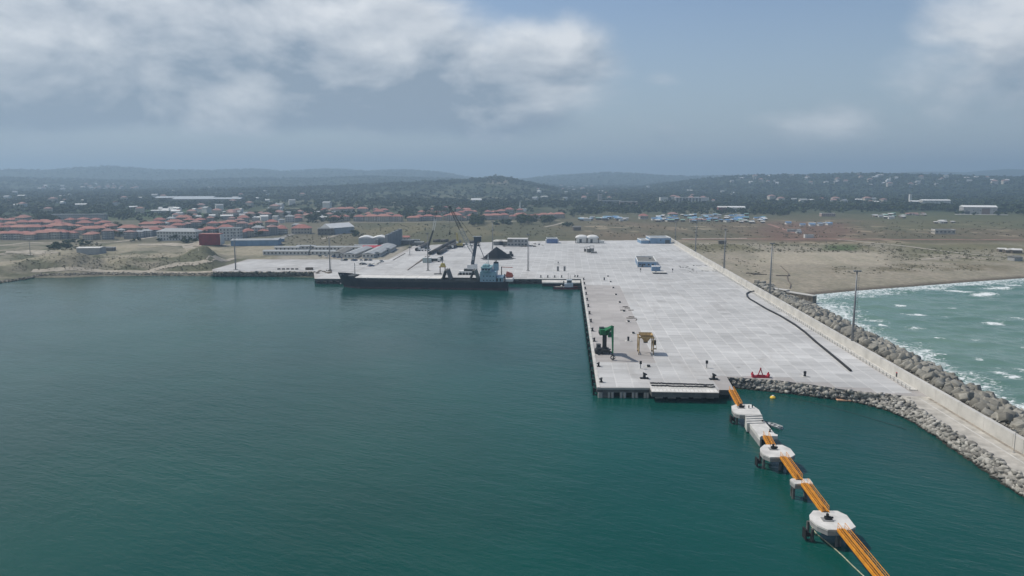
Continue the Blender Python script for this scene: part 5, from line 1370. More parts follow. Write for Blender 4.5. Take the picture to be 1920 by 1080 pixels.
def windows(parent, w_, d_, floors, fh, z0=0.0, ww=1.3, wh=1.3, pitch=3.0, name='window_grid', m=None):
    """windows of one far building, each a couple of pixels: a joined part"""
    mb = MB()
    for f in range(floors):
        z = z0+f*fh+fh*.55
        for s in (-1, 1):
            n = max(1, int(w_/pitch))
            for k in range(n): mb.box((-w_/2+w_*(k+.5)/n, s*(d_/2+.03), z), (ww, .08, wh))
            n = max(1, int(d_/pitch))
            for k in range(n): mb.box((s*(w_/2+.03), -d_/2+d_*(k+.5)/n, z), (.08, ww, wh))
    o = mb.build(name, m or m_win, parent); tag(o, kind='stuff'); return o
def hip(mb, w_, d_, z, h_, ov=.8, ridge=.45):
    a, b = w_/2+ov, d_/2+ov; r = max(0, a-b)+ridge
    mb.add([(-a, -b, z), (a, -b, z), (a, b, z), (-a, b, z), (-r, 0, z+h_), (r, 0, z+h_)], [(0, 1, 5, 4), (2, 3, 4, 5), (1, 2, 5), (3, 0, 4), (3, 2, 1, 0)]); return mb
def gable(mb, w_, d_, z, h_, ov=.5):
    a, b = w_/2+ov, d_/2+ov
    mb.add([(-a, -b, z), (a, -b, z), (a, b, z), (-a, b, z), (-a, 0, z+h_), (a, 0, z+h_)], [(0, 1, 5, 4), (2, 3, 4, 5), (1, 2, 5), (3, 0, 4), (3, 2, 1, 0)]); return mb
def building(name, label, loc, rz, w_, d_, h_, mw, roof, mr, floors=1, group=None, win=True, rh=2.5, cat='building', win_w=1.3, pitch=3.0):
    r = thing(name, label, cat, loc, rz, group)
    MB().bz(0, 0, -1.5, w_, d_, h_+1.5).build('wall', mw, r)
    if roof == 'hip': o = hip(MB(), w_, d_, h_+.004, rh).build('roof', mr, r, fix=True)
    elif roof == 'gable': o = gable(MB(), w_, d_, h_+.004, rh).build('roof', mr, r, fix=True)
    elif roof == 'flat':
        o = MB().bz(0, 0, h_+.004, w_-.5, d_-.5, .12).build('roof', mr, r)
        for s in (-1, 1): MB().bz(0, s*(d_/2-.1), h_+.002, w_+.1, .35, .6).build('parapet', m_bwhite, r); MB().bz(s*(w_/2-.1), 0, h_+.002, .35, d_-.16, .6).build('parapet', m_bwhite, r)
    if win: windows(r, w_, d_, floors, h_/floors, pitch=pitch, ww=win_w)
    return r

# apartment blocks of the town, by kind
def proto_block(w_, d_, fl, mw, mr, rh, balc=True, chim=True):
    r = building('apartment_block', 'x', (0, 0, -500), 0, w_, d_, fl*3.1, mw, 'hip', mr, fl, rh=rh)
    roof = [c for c in r.children if c.name.startswith('roof')][0]
    if chim:
        for x in (-w_*.22, w_*.2): MB().bz(x, d_*.12, fl*3.1+rh*.45, .9, .9, 1.9).build('chimney', m_bwhite, roof)
    if balc:
        for f in range(1, fl):
            for x in (-w_*.3, w_*.3): MB().bz(x, -d_/2-.7, f*3.1-.1, 3.2, 1.4, 1.0).build('balcony', m_bwhite, r)
    return r
PROT = [proto_block(18, 13, 3, m_bwall, m_tile, 3.4), proto_block(24, 13, 3, m_bwall, m_tile2, 3.6), proto_block(15, 12, 4, m_bgrey, m_tile3, 3.2), proto_block(20, 14, 3, m_bgrey, m_tile, 3.6), proto_block(14, 11, 3, m_bwhite, m_roofg, 2.4)]
BLK = ['cream walled', 'long cream walled', 'narrow grey four storey', 'wide grey walled', 'small white walled']
def block_row(a, b, n, label, group, kinds=(0, 1, 2, 3), rz0=None, jit=.25, sc=1.0):
    A_, B_ = G(*a), G(*b) if n > 1 else None
    for k in range(n):
        f = k/max(n-1, 1); px, py = (a[0]+(b[0]-a[0])*f, a[1]+(b[1]-a[1])*f) if n > 1 else a
        p = G(px, py)
        rz = rz0 if rz0 is not None else math.atan2(B_.y-A_.y, B_.x-A_.x) if n > 1 else 0
        q_ = sc*random.uniform(.58, .88); kd = random.choice(kinds); o = dup(PROT[kd], p-Vector((0, 0, .1)), rz+random.uniform(-jit, jit)+(math.pi/2 if random.random() < .25 else 0), BLK[kd]+' '+(label if kd != 4 else label.replace('red tiled', 'grey roofed').replace('red roofed', 'grey roofed')), (q_, q_, q_*random.uniform(.8, 1.12))); o['group'] = group
SHORE = 'red tiled block in the shore estate beyond the waste ground'; gS = 'shore estate blocks'
for a, b, n in (((-40, 449), (50, 449), 5), ((62, 449), (135, 447), 5), ((-30, 438), (60, 437), 5), ((70, 437), (125, 434), 4), ((0, 429), (110, 426), 6), ((125, 432), (195, 426), 5), ((60, 424), (180, 419), 6), ((-20, 421), (45, 420), 4), ((150, 441), (205, 437), 4)):
    block_row(a, b, n, SHORE, gS, (0, 1, 3), .12, .12)
CEN = 'red tiled block in the crowded quarter behind the dark red shed'; gC = 'crowded quarter blocks'
for a, b, n in (((172, 449), (203, 448.5), 2), ((213, 443), (243, 441), 3), ((245, 447), (290, 442), 4), ((278, 430), (328, 427), 4), ((335, 433), (368, 430), 3), ((300, 421), (345, 419), 3), ((378, 441), (424, 438), 4), ((400, 427), (450, 424), 4), ((355, 422), (395, 420), 3)):
    block_row(a, b, n, CEN, gC, (0, 1, 2, 3, 4), .2, .2)
EST = 'red roofed block in the quarter behind the long blue shed'; gE = 'blocks behind the blue shed'
for a, b, n in (((448, 446), (485, 441.5), 3), ((494, 442), (528, 439), 3), ((528, 432), (556, 430), 2), ((484, 429), (510, 427), 2), ((528, 418), (560, 415), 3), ((560, 410), (578, 408), 2), ((455, 432), (475, 430), 2), ((435, 419), (500, 412), 4)):
    block_row(a, b, n, EST, gE, (0, 2, 3, 4), .25, .25)
HIL = 'red hip roofed villa block in the estate beyond the meadow'; gH = 'villa blocks beyond the meadow'
for a, b, n in (((674, 415), (720, 415.5), 3), ((690, 407), (730, 406), 3), ((680, 398.5), (705, 398), 2), ((720, 400), (735, 399), 1), ((745, 415.5), (775, 415), 2), ((786, 414), (838, 413), 4), ((790, 405), (835, 403), 4), ((812, 397), (835, 395), 2), ((852, 414), (900, 412.5), 4), ((852, 405), (890, 403), 4), ((860, 398), (875, 397.5), 2), ((913, 412.5), (945, 411), 3), ((915, 403.5), (940, 402), 3), ((962, 411.5), (1048, 409), 7), ((955, 401), (975, 400), 2), ((610, 402), (655, 399), 4), ((628, 416), (645, 414), 2)):
    block_row(a, b, n, HIL, gH, (0, 1, 3), .08, .1, 1.0)
for p_ in PROT:
    for c in list(p_.children):
        for g_ in list(c.children): bpy.data.objects.remove(g_)
        bpy.data.objects.remove(c)
    bpy.data.objects.remove(p_)
building('pavilion', 'single red roofed pavilion beside the pale gabled hall', G(566, 438), .1, 20, 14, 6.5, m_bwall, 'hip', m_tile, 2, rh=4)
# the pale gabled hall
p = G(633, 437.5); r = thing('gabled_hall', 'large pale grey gabled hall with a long white roof at the meadow edge', 'hall', p, .95)
MB().bz(0, 0, -1, 34, 17, 8).build('wall', m_bsteel, r); gable(MB(), 34, 17, 7.004, 4.6, .4).build('roof', m_white, r, fix=True)
MB().add([(-17.02, -8.4, 7), (-17.02, 8.4, 7), (-17.02, 0, 11.3)], [(0, 2, 1)]).build('gable_end', m_bsteel, r)
MB().box((-17.03, 0, 2.5), (.1, 5, 5)).build('door', m_roofg, r)
building('annex_block', 'dark unfinished block in front of the gabled hall', G(612, 440.5), .1, 17, 9, 7, m_roofd, 'flat', m_roofd, 2)
# white plastered and grey-roofed blocks
building('white_block', 'white plastered apartment block right of the dark red shed', G(434, 450), .15, 20, 12, 12, m_bwhite, 'flat', m_roofg, 4)
building('grey_school', 'grey roofed two wing school block left of the dark red shed', G(338, 450.5), -.1, 40, 13, 9, m_bwhite, 'hip', m_roofg, 3, rh=3)
building('long_arcade_house', 'long low house with pale eaves in front of the crowded quarter', G(296, 437), .15, 40, 10, 6, m_bwall, 'hip', m_tile3, 2)
# red container stack
p = G(397, 456.5); r = thing('container_stack_shed', 'tall dark red shed with ribbed front at the edge of the town', 'shed', p, .05)
MB().bz(0, 0, -1, 19, 10, 10).build('wall', mat('shed_red', (.19, .016, .024), .6, .12, .3), r); MB().bz(9.8, 0, -1, .6, 10.2, 9.6).build('end_wall', m_bwhite, r); MB().bz(0, 0, 9.004, 19.4, 10.4, .2).build('roof', m_tile, r)
for k in range(5): MB().box((-7.6+3.8*k, -5.06, 4.5), (.5, .12, 8.6)).build('rib', mat('shed_red_dark', (.16, .012, .018), .6), r)
# long blue shed
building('long_blue_shed', 'long low blue shed beside the gravel road', G(481, 459.5), .12, 42, 16, 5.2, m_bblue, 'gable', m_roofg, 1, win=False, rh=1.0, cat='shed')
building('blue_kiosk', 'small blue kiosk right of the long blue shed', G(524, 453), .2, 9, 6, 3, m_bblue, 'gable', m_roofg, 1, win=False, rh=.8, cat='kiosk')
building('grey_store', 'grey flat roofed store on the waste ground', G(172, 475), .1, 18, 12, 5, m_roofg, 'gable', m_bwhite, 1, win=False, rh=.6, cat='store')
building('lean_to', 'low dark lean-to right of the grey store', G(205, 470), 0, 9, 5, 2.6, m_roofd, 'flat', m_bwhite, 1, win=False, cat='shed')
building('long_pavilion_row', 'long white colonnaded row above the shore estate', G(150, 412), .1, 75, 8, 8, m_bgrey, 'flat', m_roofg, 2)

# site cabins
CAB = [(493, 577, 478.5, 9, 3.2, 'long pale roofed site cabin near the shore apron'), (515, 560, 470, 6, 2.8, 'grey cabin row behind the long pale cabin'), (583, 628, 478, 7, 2.9, 'grey roofed cabin right of the long pale cabin'), (590, 680, 469.5, 6, 2.8, 'long grey cabin row in front of the meadow'),
       (556, 580, 468, 6, 3.0, 'small grey cabin at the end of the cabin row'), (577, 590, 467.5, 5, 2.8, 'small cream cabin between the cabin rows')]
for x0_, x1_, yb, d_, h_, lab in CAB:
    a, b = G(x0_, yb), G(x1_, yb); c = (a+b)/2; rz = math.atan2(b.y-a.y, b.x-a.x)
    building('site_cabin', lab, Vector((c.x, c.y+d_/2, c.z)), rz, (b-a).length, d_, h_, m_bwhite, 'gable', m_roofg, 1, rh=.9, cat='cabin')
for a, b, w_, lab in (((632, 482.5), (652, 472), 8, 'dark roofed site cabin set at an angle'), ((655, 484), (688, 470.5), 9, 'wide grey roofed site cabin set at an angle'), ((690, 484), (728, 464.5), 9, 'longest grey roofed site cabin beside the apron'), ((706, 482), (722, 472.5), 6, 'small grey lean-to along the longest cabin'), ((726, 474), (738, 467), 5, 'small pale cabin at the end of the longest cabin')):
    A_, B_ = G(*a), G(*b); c = (A_+B_)/2; d = B_-A_
    building('site_cabin', lab, c, math.atan2(d.y, d.x), d.length, w_, 3.3, m_bwhite, 'gable', m_roofd if 'dark' in lab else m_roofg, 1, rh=1.1, cat='cabin')
building('red_canopy', 'bright red roofed canopy among the site cabins', G(699, 469), .25, 16, 9, 2.6, m_bwhite, 'gable', mat('red_sheet_roof', (.42, .035, .055), .6), 1, win=False, rh=1.6, cat='canopy')
building('pale_canopy', 'pale flat canopy in front of the twin roofed warehouse', G(686, 466.5), .1, 20, 8, 3.0, m_bwhite, 'flat', m_white, 1, win=False, cat='canopy')
# twin roofed warehouse
p = G(700, 461.5); r = thing('twin_roof_warehouse', 'grey blue warehouse with a pale wavy twin roof', 'warehouse', p, .12)
MB().bz(0, 0, -1, 25, 16, 9).build('wall', m_bsteel, r)
for s in (-1, 1):
    mb = MB(); vs = []
    for k in range(9):
        t_ = k/8; x = s*6.3+(t_-.5)*12.4; z = 8.01+1.6*math.sin(math.pi*t_); vs += [(x, -8.4, z), (x, 8.4, z), (x, -8.4, 8.005), (x, 8.4, 8.005)]
    fs = []
    for k in range(8): o_ = 4*k; fs += [(o_, o_+4, o_+5, o_+1), (o_, o_+2, o_+6, o_+4), (o_+1, o_+5, o_+7, o_+3)]
    mb.add(vs, fs).build('vault_roof', m_white, r, fix=True)
for k in range(4): MB().box((-9+6*k, -8.05, 3.4), (.25, .12, 7.8)).build('pilaster', m_roofg, r)
MB().box((7, -8.06, 2), (5, .12, 4)).build('gate', m_roofd, r)
# tall grey screens of stacked sheet piles
A_, B_ = G(727, 464), G(755, 459.5); d = B_-A_
m_stack = mat('sheet_stack', (.20, .215, .225), .7, .08, .3)
for a, b, h_, lab in (((727, 464), (755, 457), 11.5, 'tall grey blue stack of sheet material with a slanting top'), ((709, 464.5), (720, 458), 7.5, 'lower grey blue stack beside the wavy roofed warehouse')):
    A_, B_ = G(*a), G(*b); d = B_-A_; n = Vector((-d.y, d.x, 0)).normalized()*2.4; r = thing('sheet_stack', lab, 'stack', A_)
    d.z = 0
    N = 5
    for k in range(N):
        a0, a1 = d*(k/N), d*((k+.97)/N); hh_ = h_*(1+.06*k)
        MB().prism([a0, a1, a1+n, a0+n], -.5, hh_).build('bundle', m_stack, r, fix=True)
building('brick_hut', 'small red roofed hut right of the tall grey stack', G(760, 452), 0, 9, 7, 4, m_bwall, 'gable', m_tile, 1, rh=1.4, cat='hut')
for k, (px, py, w_, lab) in enumerate(((763, 457, 12, 'dark flat canopy behind the short lighting mast'), (776, 456.5, 11, 'dark open shed left of the truck crane'), (786, 461, 8, 'pale scrap shelter left of the steel pipes'))):
    building('open_shed', lab, G(px, py), 0, w_, 7, 3.4, m_roofd, 'flat', m_roofg, 1, win=False, cat='shed')

# flat roofed blue office on the apron
def office(fl, fr, bl_, h_, label, mw=m_bblue, mr=m_roofd):
    a, b, c = P(*fl, DECK), P(*fr, DECK), P(*bl_, DECK+h_); c.z = DECK
    d = b-a; w_ = d.length; rz = math.atan2(d.y, d.x); nrm = Vector((-d.y, d.x, 0)).normalized(); dep = (c-a).dot(nrm)
    ce = (a+b)/2+nrm*dep/2
    r = thing('office_block', label, 'building', (ce.x, ce.y, DECK), rz)
    MB().bz(0, 0, .02, w_, dep, h_).build('wall', mw, r); MB().bz(0, 0, h_+.022, w_-.6, dep-.6, .1).build('roof', mr, r)
    for s in (-1, 1): MB().bz(0, s*(dep/2-.1), h_+.021, w_+.3, .45, .7).build('parapet', m_white, r); MB().bz(s*(w_/2-.1), 0, h_+.021, .45, dep-.26, .7).build('parapet', m_white, r)
    return r, w_, dep
r, w_, dep = office((1195.5, 501), (1231, 501.5), (1188.5, 481.5), 3.6, 'flat roofed blue office with white parapet standing on the apron')
for x in (-.38, -.14, .08, .3): 
    o = MB().box((x*w_, -dep/2-.03, 1.9), (1.3, .08, 1.2)).build('window', m_win, r); MB().box((x*w_, -dep/2-.05, 1.22), (1.6, .16, .1)).build('sill', m_white, o)
MB().box((-.25*w_, -dep/2-.04, 1.3), (1.2, .08, 2.2)).build('door', m_win, r)
for s in (-1, 1): MB().bz(s*(w_/2+.16), -dep/2+.5, .02, .3, 1.2, 3.5).build('corner_pier', m_white, r)
for k in range(3): MB().box((-w_/2-.04, -dep*.3+k*dep*.3, 1.9), (.08, 1.6, 1.2)).build('window', m_win, r)
MB().bz(.25*w_, .1*dep, 3.75, 1.6, 1.2, .8).build('roof_unit', m_steel_g, r); MB().bz(0, -dep/2-1.2, .02, w_+1, 2.2, .16).build('terrace', m_conc_w, r)
container(1230.5, 508.5, 5.6, 4.6, 3.0, 'blue cabin with pale corners in front of the flat roofed office', m_bblue)
r = thing('weighbridge', 'low pale platform with a dark front edge beside the blue cabin', 'platform', P(1236.5, 513, DECK), PRZ)
MB().bz(0, 0, .02, 8.6, 4.6, .9).build('base', m_gdark, r); MB().bz(0, 0, .922, 9.0, 5.2, .22).build('deck_plate', m_conc_w, r); MB().bz(-2.4, .4, 1.15, .8, 1.2, .5).build('hatch', m_roofd, r); MB().bz(0, -2.9, .01, 9.2, .5, .12).build('step', m_white, r)
# long blue shed at the far edge
r, w_, dep = office((1219, 457), (1258, 457), (1215.5, 443), 5.2, 'far blue shed with a dark double door at the end of the apron', m_bblue, m_roofg)
MB().box((.33*w_, -dep/2-.04, 1.9), (4.4, .08, 3.6)).build('double_door', m_win, r); MB().box((0, -dep/2-.04, 3.4), (1.2, .08, 1.0)).build('window', m_win, r)
office((1202, 457), (1217.5, 457), (1198, 447.5), 3.0, 'low blue annex left of the far blue shed', m_bblue, m_roofg)
r, w_, dep = office((1024.5, 454.5), (1044, 454.5), (1023.5, 448), 4.2, 'small dark blue store left of the twin domed tent', mat('store_blue', (.10, .155, .30), .6), m_roofg)
for s in (-1, 1): MB().bz(s*(w_/2+.7), -1, .02, 1.2, 3, 3.4).build('side_pier', m_white, r)
# twin domed membrane building
p = P(1102, 456.5, DECK); S_ = mpp(p)
r = thing('domed_tent', 'white membrane building with two domed roofs on the far apron edge', 'tent', p, PRZ)
m_memb = mat('membrane_white', (.66, .65, .62), .6, .04, .3)
for cx in (-11.5*S_, 9*S_):
    ww_ = 23.5*S_; n, kk = 20, 7; vs, fs = [], []
    for i in range(kk+1):
        t_ = i/kk
        for j in range(n):
            an = 2*math.pi*j/n; q = math.cos(t_*math.pi/2); sq = max(abs(math.cos(an)), abs(math.sin(an)))**-.92
            vs.append((cx+math.cos(an)*ww_/2*q*sq, 6+math.sin(an)*ww_/2*.75*q*sq, 4.8+math.sin(t_*math.pi/2)*3.0))
    for i in range(kk):
        for j in range(n): fs.append((i*n+j, i*n+(j+1) % n, (i+1)*n+(j+1) % n, (i+1)*n+j))
    fs.append(tuple(range(n-1, -1, -1)))
    MB().add(vs, fs).build('dome', m_memb, r, True, fix=True)
    MB().bz(cx, 6, .02, ww_-2.6, 9.0, 4.78).build('wall_panel', m_bwhite, r)
    MB().box((cx-1, 1.45, 2.0), (2.2, .1, 4)).build('door', m_win, r)
    for s in (-1, 1): MB().bz(cx+s*(ww_/2-.4), 1.2, .02, .6, .6, 4.78).build('corner_post', m_gdark, r)
MB().bz(24*S_, 4, .02, 7, 6, 2.8).build('annex', m_bwhite, r); MB().bz(0, 1.0, .02, 46*S_, 1.2, .6).build('plinth', m_roofd, r)
# unfinished two storey block
p = P(971, 462, DECK); S_ = mpp(p)
r = thing('unfinished_block', 'grey unfinished two storey concrete block with dark window openings', 'building', (p.x, p.y+5, DECK), PRZ)
W_, D_, Hh = 38*S_, 10, 6.6
MB().bz(0, 0, .02, W_, D_, Hh).build('wall', m_bgrey, r); MB().bz(0, 0, Hh+.022, W_+.5, D_+.5, .35).build('roof_slab', m_bwhite, r)
for f in range(2):
    for k in range(6):
        if f == 1 and k < 2: continue
        MB().box((-W_/2+W_*(k+.5)/6, -D_/2-.03, 1.7+3.2*f), (1.7, .08, 1.4)).build('window', m_win, r)
MB().box((-W_*.36, -D_/2-.04, 4.9), (4.4, .1, 2.6)).build('open_bay', m_roofd, r)
for k, (px, w_) in enumerate(((934, 9), (944, 8))): building('site_shelter', ['pale vaulted shelter left of the unfinished block', 'open dark shelter against the unfinished block'][k], P(px, 460, DECK)+Vector((0, 3, 0)), 0, w_, 6, 3.6, m_roofd, 'hip', m_conc_w, 1, win=False, rh=1.5, cat='shelter')
# generator cluster on the apron
for k, (px, py, w_, h_, lab) in enumerate(((1097, 472, 1.6, 3.6, 'tall grey pump skid in the equipment cluster on the apron'), (1103, 473.5, 2.2, 4.6, 'taller dark tank in the equipment cluster on the apron'), (1109.5, 473.5, 3.2, 5.2, 'framed dark generator in the equipment cluster'), (1113.5, 475, 4.2, 1.2, 'low dark crate right of the framed generator'))):
    r = thing('plant_unit', lab, 'equipment', P(px, py, DECK)); MB().bz(0, 0, .3, w_, 2, h_*.6).build('body', m_roofd, r); MB().bz(0, 0, 0.01, w_+.8, 2.6, .29).build('skid', m_conc_w, r)
    for s in (-1, 1): MB().bz(s*w_/2, -.9, .3, .2, .2, h_).build('post', m_gdark, r)
    MB().bz(0, 0, h_+.3, w_+.3, 2.2, .2).build('top', m_steel_g, r)
# scrap and timber around the back of the apron
for k in range(46):
    zone = k % 3
    px, py = ((random.uniform(935, 1020), random.uniform(458, 463)), (random.uniform(765, 800), random.uniform(455, 466)), (random.uniform(860, 900), random.uniform(456, 462)))[zone]
    r = thing('scrap_bundle', ['loose pale building material heap by the unfinished block', 'loose scrap heap among the sheds left of the pipes', 'loose timber heap behind the harbour crane'][zone], 'scrap', P(px, py, DECK), random.uniform(0, 3), ['heaps by the unfinished block', 'heaps left of the pipes', 'heaps behind the harbour crane'][zone])
    m_ = random.choice((m_conc_w, m_roofd, m_timber, m_steel_g, m_gdark))
    for q in range(3): MB().box((random.uniform(-1, 1), random.uniform(-.6, .6), .3+.35*q), (random.uniform(2, 4), .6, .35), random.uniform(-.4, .4)).build('piece', m_, r)
# gravel yard and rubble at the far right of the apron
yd = [P(a, b, DECK) for a, b in ((1233, 466), (1280, 466), (1300, 470), (1276, 471.5), (1240, 471.5))]
o = MB().prism(yd[::-1], DECK+.008, DECK+.03).build('gravel_yard', mat('yard_gravel', (.25, .225, .18), .95, .2, .3), fix=True); tag(o, kind='structure')
rb = rock_mesh(401, .5); rb.materials.append(m_roofd)
for k in range(44):
    t_ = k % 4
    px, py = ((random.uniform(1270, 1291), random.uniform(499, 502)), (random.uniform(1288, 1312), random.uniform(503.5, 511)), (1300+random.uniform(0, 34), 498+random.uniform(-.5, .5)), (1316+random.uniform(0, 36), 508.5+random.uniform(-.6, .6)))[t_]
    o = obj('rubble_lump', rb, None); o.location = P(px, py, DECK)+Vector((0, 0, .15)); s = random.uniform(.8, 1.7); o.scale = (s*1.5, s, s*.6); o.rotation_euler.z = random.uniform(0, 3); tag(o, 'dark lump of rubble on the apron near the sea wall masts', 'rubble', 'rubble around the open pit')
pt = [P(a, b, DECK) for a, b in ((1304, 500.5), (1330, 500.5), (1344, 507.5), (1316, 507.5))]
o = MB().prism(pt[::-1], DECK+.008, DECK+.05).build('screed_patch', m_conc_w, fix=True); tag(o, kind='structure')

# ------------------------------------------------------------------ far buildings on the plain
p = G(1833, 401.5); S_ = mpp(p)
r = thing('grey_factory', 'pale grey factory hall with brown gable on the plain', 'factory', p, -.25)
w1_, d1_ = 56*S_*1.0, 22
MB().bz(0, 0, -1, w1_, d1_, 13).build('wall', m_bgrey, r); gable(MB(), w1_, d1_, 12.004, 2.6, .6).build('roof', m_white, r, fix=True)
MB().box((8, -d1_/2-.05, 5), (12, .15, 10)).build('brown_bay', mat('bay_brown', (.16, .115, .09), .8), r); MB().box((-w1_*.38, -d1_/2-.05, 2.5), (7, .12, 5)).build('gate', m_win, r)
windows(r, w1_, d1_, 1, 12, pitch=9)
o = MB().bz(0, -d1_/2-5, -1, w1_+26, 10, 1.2).build('yard_wall', m_bwhite, r)
building('white_depot', 'white stepped depot building far on the plain', G(1752, 386.5), -.1, 55, 18, 12, m_bwhite, 'gable', m_white, 2, rh=2)
building('depot_tower', 'thin white chimney block beside the stepped depot', G(1706, 381), 0, 5, 5, 20, m_bwhite, 'flat', m_roofg, 1, win=False)
building('depot_office', 'low pale sheds left of the stepped depot', G(1716, 383), 0, 26, 10, 6, m_bgrey, 'gable', m_white, 1)
# long colonnaded building
p = G(1296, 382); r = thing('colonnade_building', 'long unfinished white colonnaded building far behind the shacks', 'building', p, 0); S_ = mpp(p)
L_c = 60*S_
MB().bz(0, 4, -1, L_c, 16, 14).build('core', m_roofd, r)
for k in range(11): MB().bz(-L_c/2+L_c*k/10.0, -5.2, -1, 2.2, 1.5, 14).build('column', m_bwhite, r)
MB().bz(0, -3.4, 13.02, L_c+4, 6, 1.6).build('entablature', m_bwhite, r); MB().bz(L_c*.42, -5, -1, L_c*.22, 3, 14).build('end_block', m_bwhite, r)
for x in (-.42, 0, .38): hip(MB(), 12, 9, 14.7, 3).build('roof_turret', m_tile3, r, fix=True).location = (x*L_c, 4, 0)
building('white_wing', 'plain white block left of the colonnaded building', G(1244, 382), 0, 14*S_, 14, 14, m_bwhite, 'flat', m_roofg, 2, win=False)
building('white_red_depot', 'white shed with a red section among trees on the plain', G(1377, 397), -.05, 34, 16, 8, m_bwhite, 'gable', m_white, 1, rh=2)
building('red_section', 'dark red brick section beside the white shed among trees', G(1354, 397.5), -.05, 16, 14, 8.5, mat('brick_red', (.22, .07, .06), .8), 'gable', m_bwhite, 2, rh=2)
building('silo_tower', 'pale concrete silo tower beyond the meadow', G(1125, 383), 0, 9, 8, 22, m_bgrey, 'flat', m_roofg, 1, win=False, cat='tower')
building('pale_works', 'long pale works building right of the silo tower', G(1145, 384), .05, 44, 12, 9, m_bgrey, 'flat', m_roofg, 2)
building('pale_works', 'pinkish works building with a broken outline left of the colonnade', G(1178, 387), -.1, 36, 14, 10, mat('wall_pink', (.36, .27, .24), .85), 'flat', m_roofg, 2)
building('red_roof_house', 'small house with pink walls and red roof at the left of the shack field', G(1206, 410.5), .1, 12, 10, 5, m_bwall, 'hip', m_tile, 1, rh=3)
building('red_roof_house', 'small red roofed house inside the shack field', G(1261, 408), .1, 14, 10, 6, m_bwall, 'hip', m_tile3, 2, rh=2.5)
building('flat_ruin', 'flat roofed ruin with dark openings beside the red dirt road', G(1768, 438.5), -.05, 22, 9, 4.6, m_bwall, 'flat', m_roofd, 1, win_w=2.4, pitch=4)
building('flat_ruin', 'small flat house with pink front on the brown plain', G(1551, 405.5), .05, 22, 8, 4.5, mat('wall_pink', (.36, .27, .24), .85), 'flat', m_bwhite, 1)
building('roadside_hut', 'small pale hut beside the red dirt road', G(1516, 446), 0, 9, 4, 3, m_bwhite, 'flat', m_tile3, 1, win=False, cat='hut')
building('timber_hut', 'dark timber hut below the track at the meadow edge', G(1081, 432), .2, 9, 6, 4, m_timber, 'gable', m_roofd, 1, win=False, rh=1.5, cat='hut')
building('white_swan_hall', 'pale hall with a swept white roof above the villa estate', G(893, 382.5), .3, 22, 13, 9, m_roofg, 'gable', m_white, 1, rh=4)
# big stadium-like works roofs on the left
for px, py, w_, lab in ((392, 380, 150, 'huge long grey works hall with pale roof edge on the left plain'), (350, 377.5, 130, 'second long grey works hall behind the huge hall')):
    p = G(px, py); r = building('works_hall', lab, p, .12, w_, 40, 9, m_roofd, 'gable', mat('roof_pale_blue', (.36, .40, .42), .6), 1, win=False, rh=3, cat='hall')
for px, py, w_, lab in ((312, 397, 26, 'pale block with a white roof edge before the works halls'), (302, 400, 30, 'low white roofed shed in the green field'), (330, 399, 16, 'short white roofed shed in the green field')):
    building('field_shed', lab, G(px, py), .05, w_, 10, 5, m_bgrey, 'gable', m_white, 1, win=False, rh=1, cat='shed')
# mosque-like dome with minaret on the right ridge
p = G(1664, 343); S_ = mpp(p); r = thing('domed_mosque', 'white domed building with a slim tower on the far ridge', 'mosque', p)
MB().bz(0, 0, -2, 6*S_, 10, 12).build('hall', m_white, r); MB().bz(4.5*S_, 0, -2, 2.4*S_*.6, 4, 10*S_+2).build('minaret', m_white, r)
bm = bmesh.new(); bmesh.ops.create_uvsphere(bm, u_segments=12, v_segments=8, radius=2.4*S_); me = bpy.data.meshes.new('dome'); bm.to_mesh(me); bm.free()
o = obj('dome', me, m_white, r, True); o.location.z = 10.5
p = G(975, 396.5); r = thing('village_minaret', 'slim white minaret with a small prayer hall beside the villa estate', 'minaret', p)
MB().tube((0, 0, -1), (0, 0, 16), 1.2, 10, .9).build('shaft', m_white, r); MB().tube((0, 0, 16), (0, 0, 20), 1.2, 10, .05).build('spire', m_roofg, r); MB().bz(6, 0, -1, 11, 9, 6).build('hall', m_white, r)
# ------------------------------------------------------------------ shore rocks on the left
m_shore = stone_mat('shore_rock', (.13, .12, .10), (.30, .275, .23))
SHR = [rock_mesh(500+i, .7) for i in range(5)]
for me in SHR: me.materials.append(m_shore)
sr = thing('shore_revetment', 'low rubble bank below the pale shore apron', 'revetment')
items = []
for k in range(520):
    px = random.uniform(398, 592); f = random.random(); a, b = P(px, 510.2, DECK), P(px, 518.5, 0); p = a.lerp(b, f); s = random.uniform(1.2, 3.0)
    items.append((p+Vector((0, 0, random.uniform(-.2, .25))), reul(.5), (s*1.3, s, s*.7)))
scatter(sr, 'rock', 'small_rock_field', items, SHR, 60)
mb = MB(); mb.add([P(396, 510, DECK-.1), P(594, 510, DECK-.1), P(594, 520, -.8), P(396, 520, -.8)], [(3, 2, 1, 0)]).build('core', m_quay, sr, fix=True)
sr = thing('shore_scree', 'dark scree line along the waste ground shore', 'scree')
items = []
for k in range(900):
    px = random.uniform(-60, 400)
    yb = float(np.interp(px, [-60, 0, 40, 75, 130, 200, 300, 400], [534, 529, 524, 516, 514.5, 513, 514, 515]))
    p = G(px, yb+random.uniform(-2.5, 2.0)); s = random.uniform(.7, 2.2); items.append((p+Vector((0, 0, .1)), reul(.5), (s*1.4, s, s*.7)))
scatter(sr, 'rock', 'small_rock_field', items, SHR, 40)

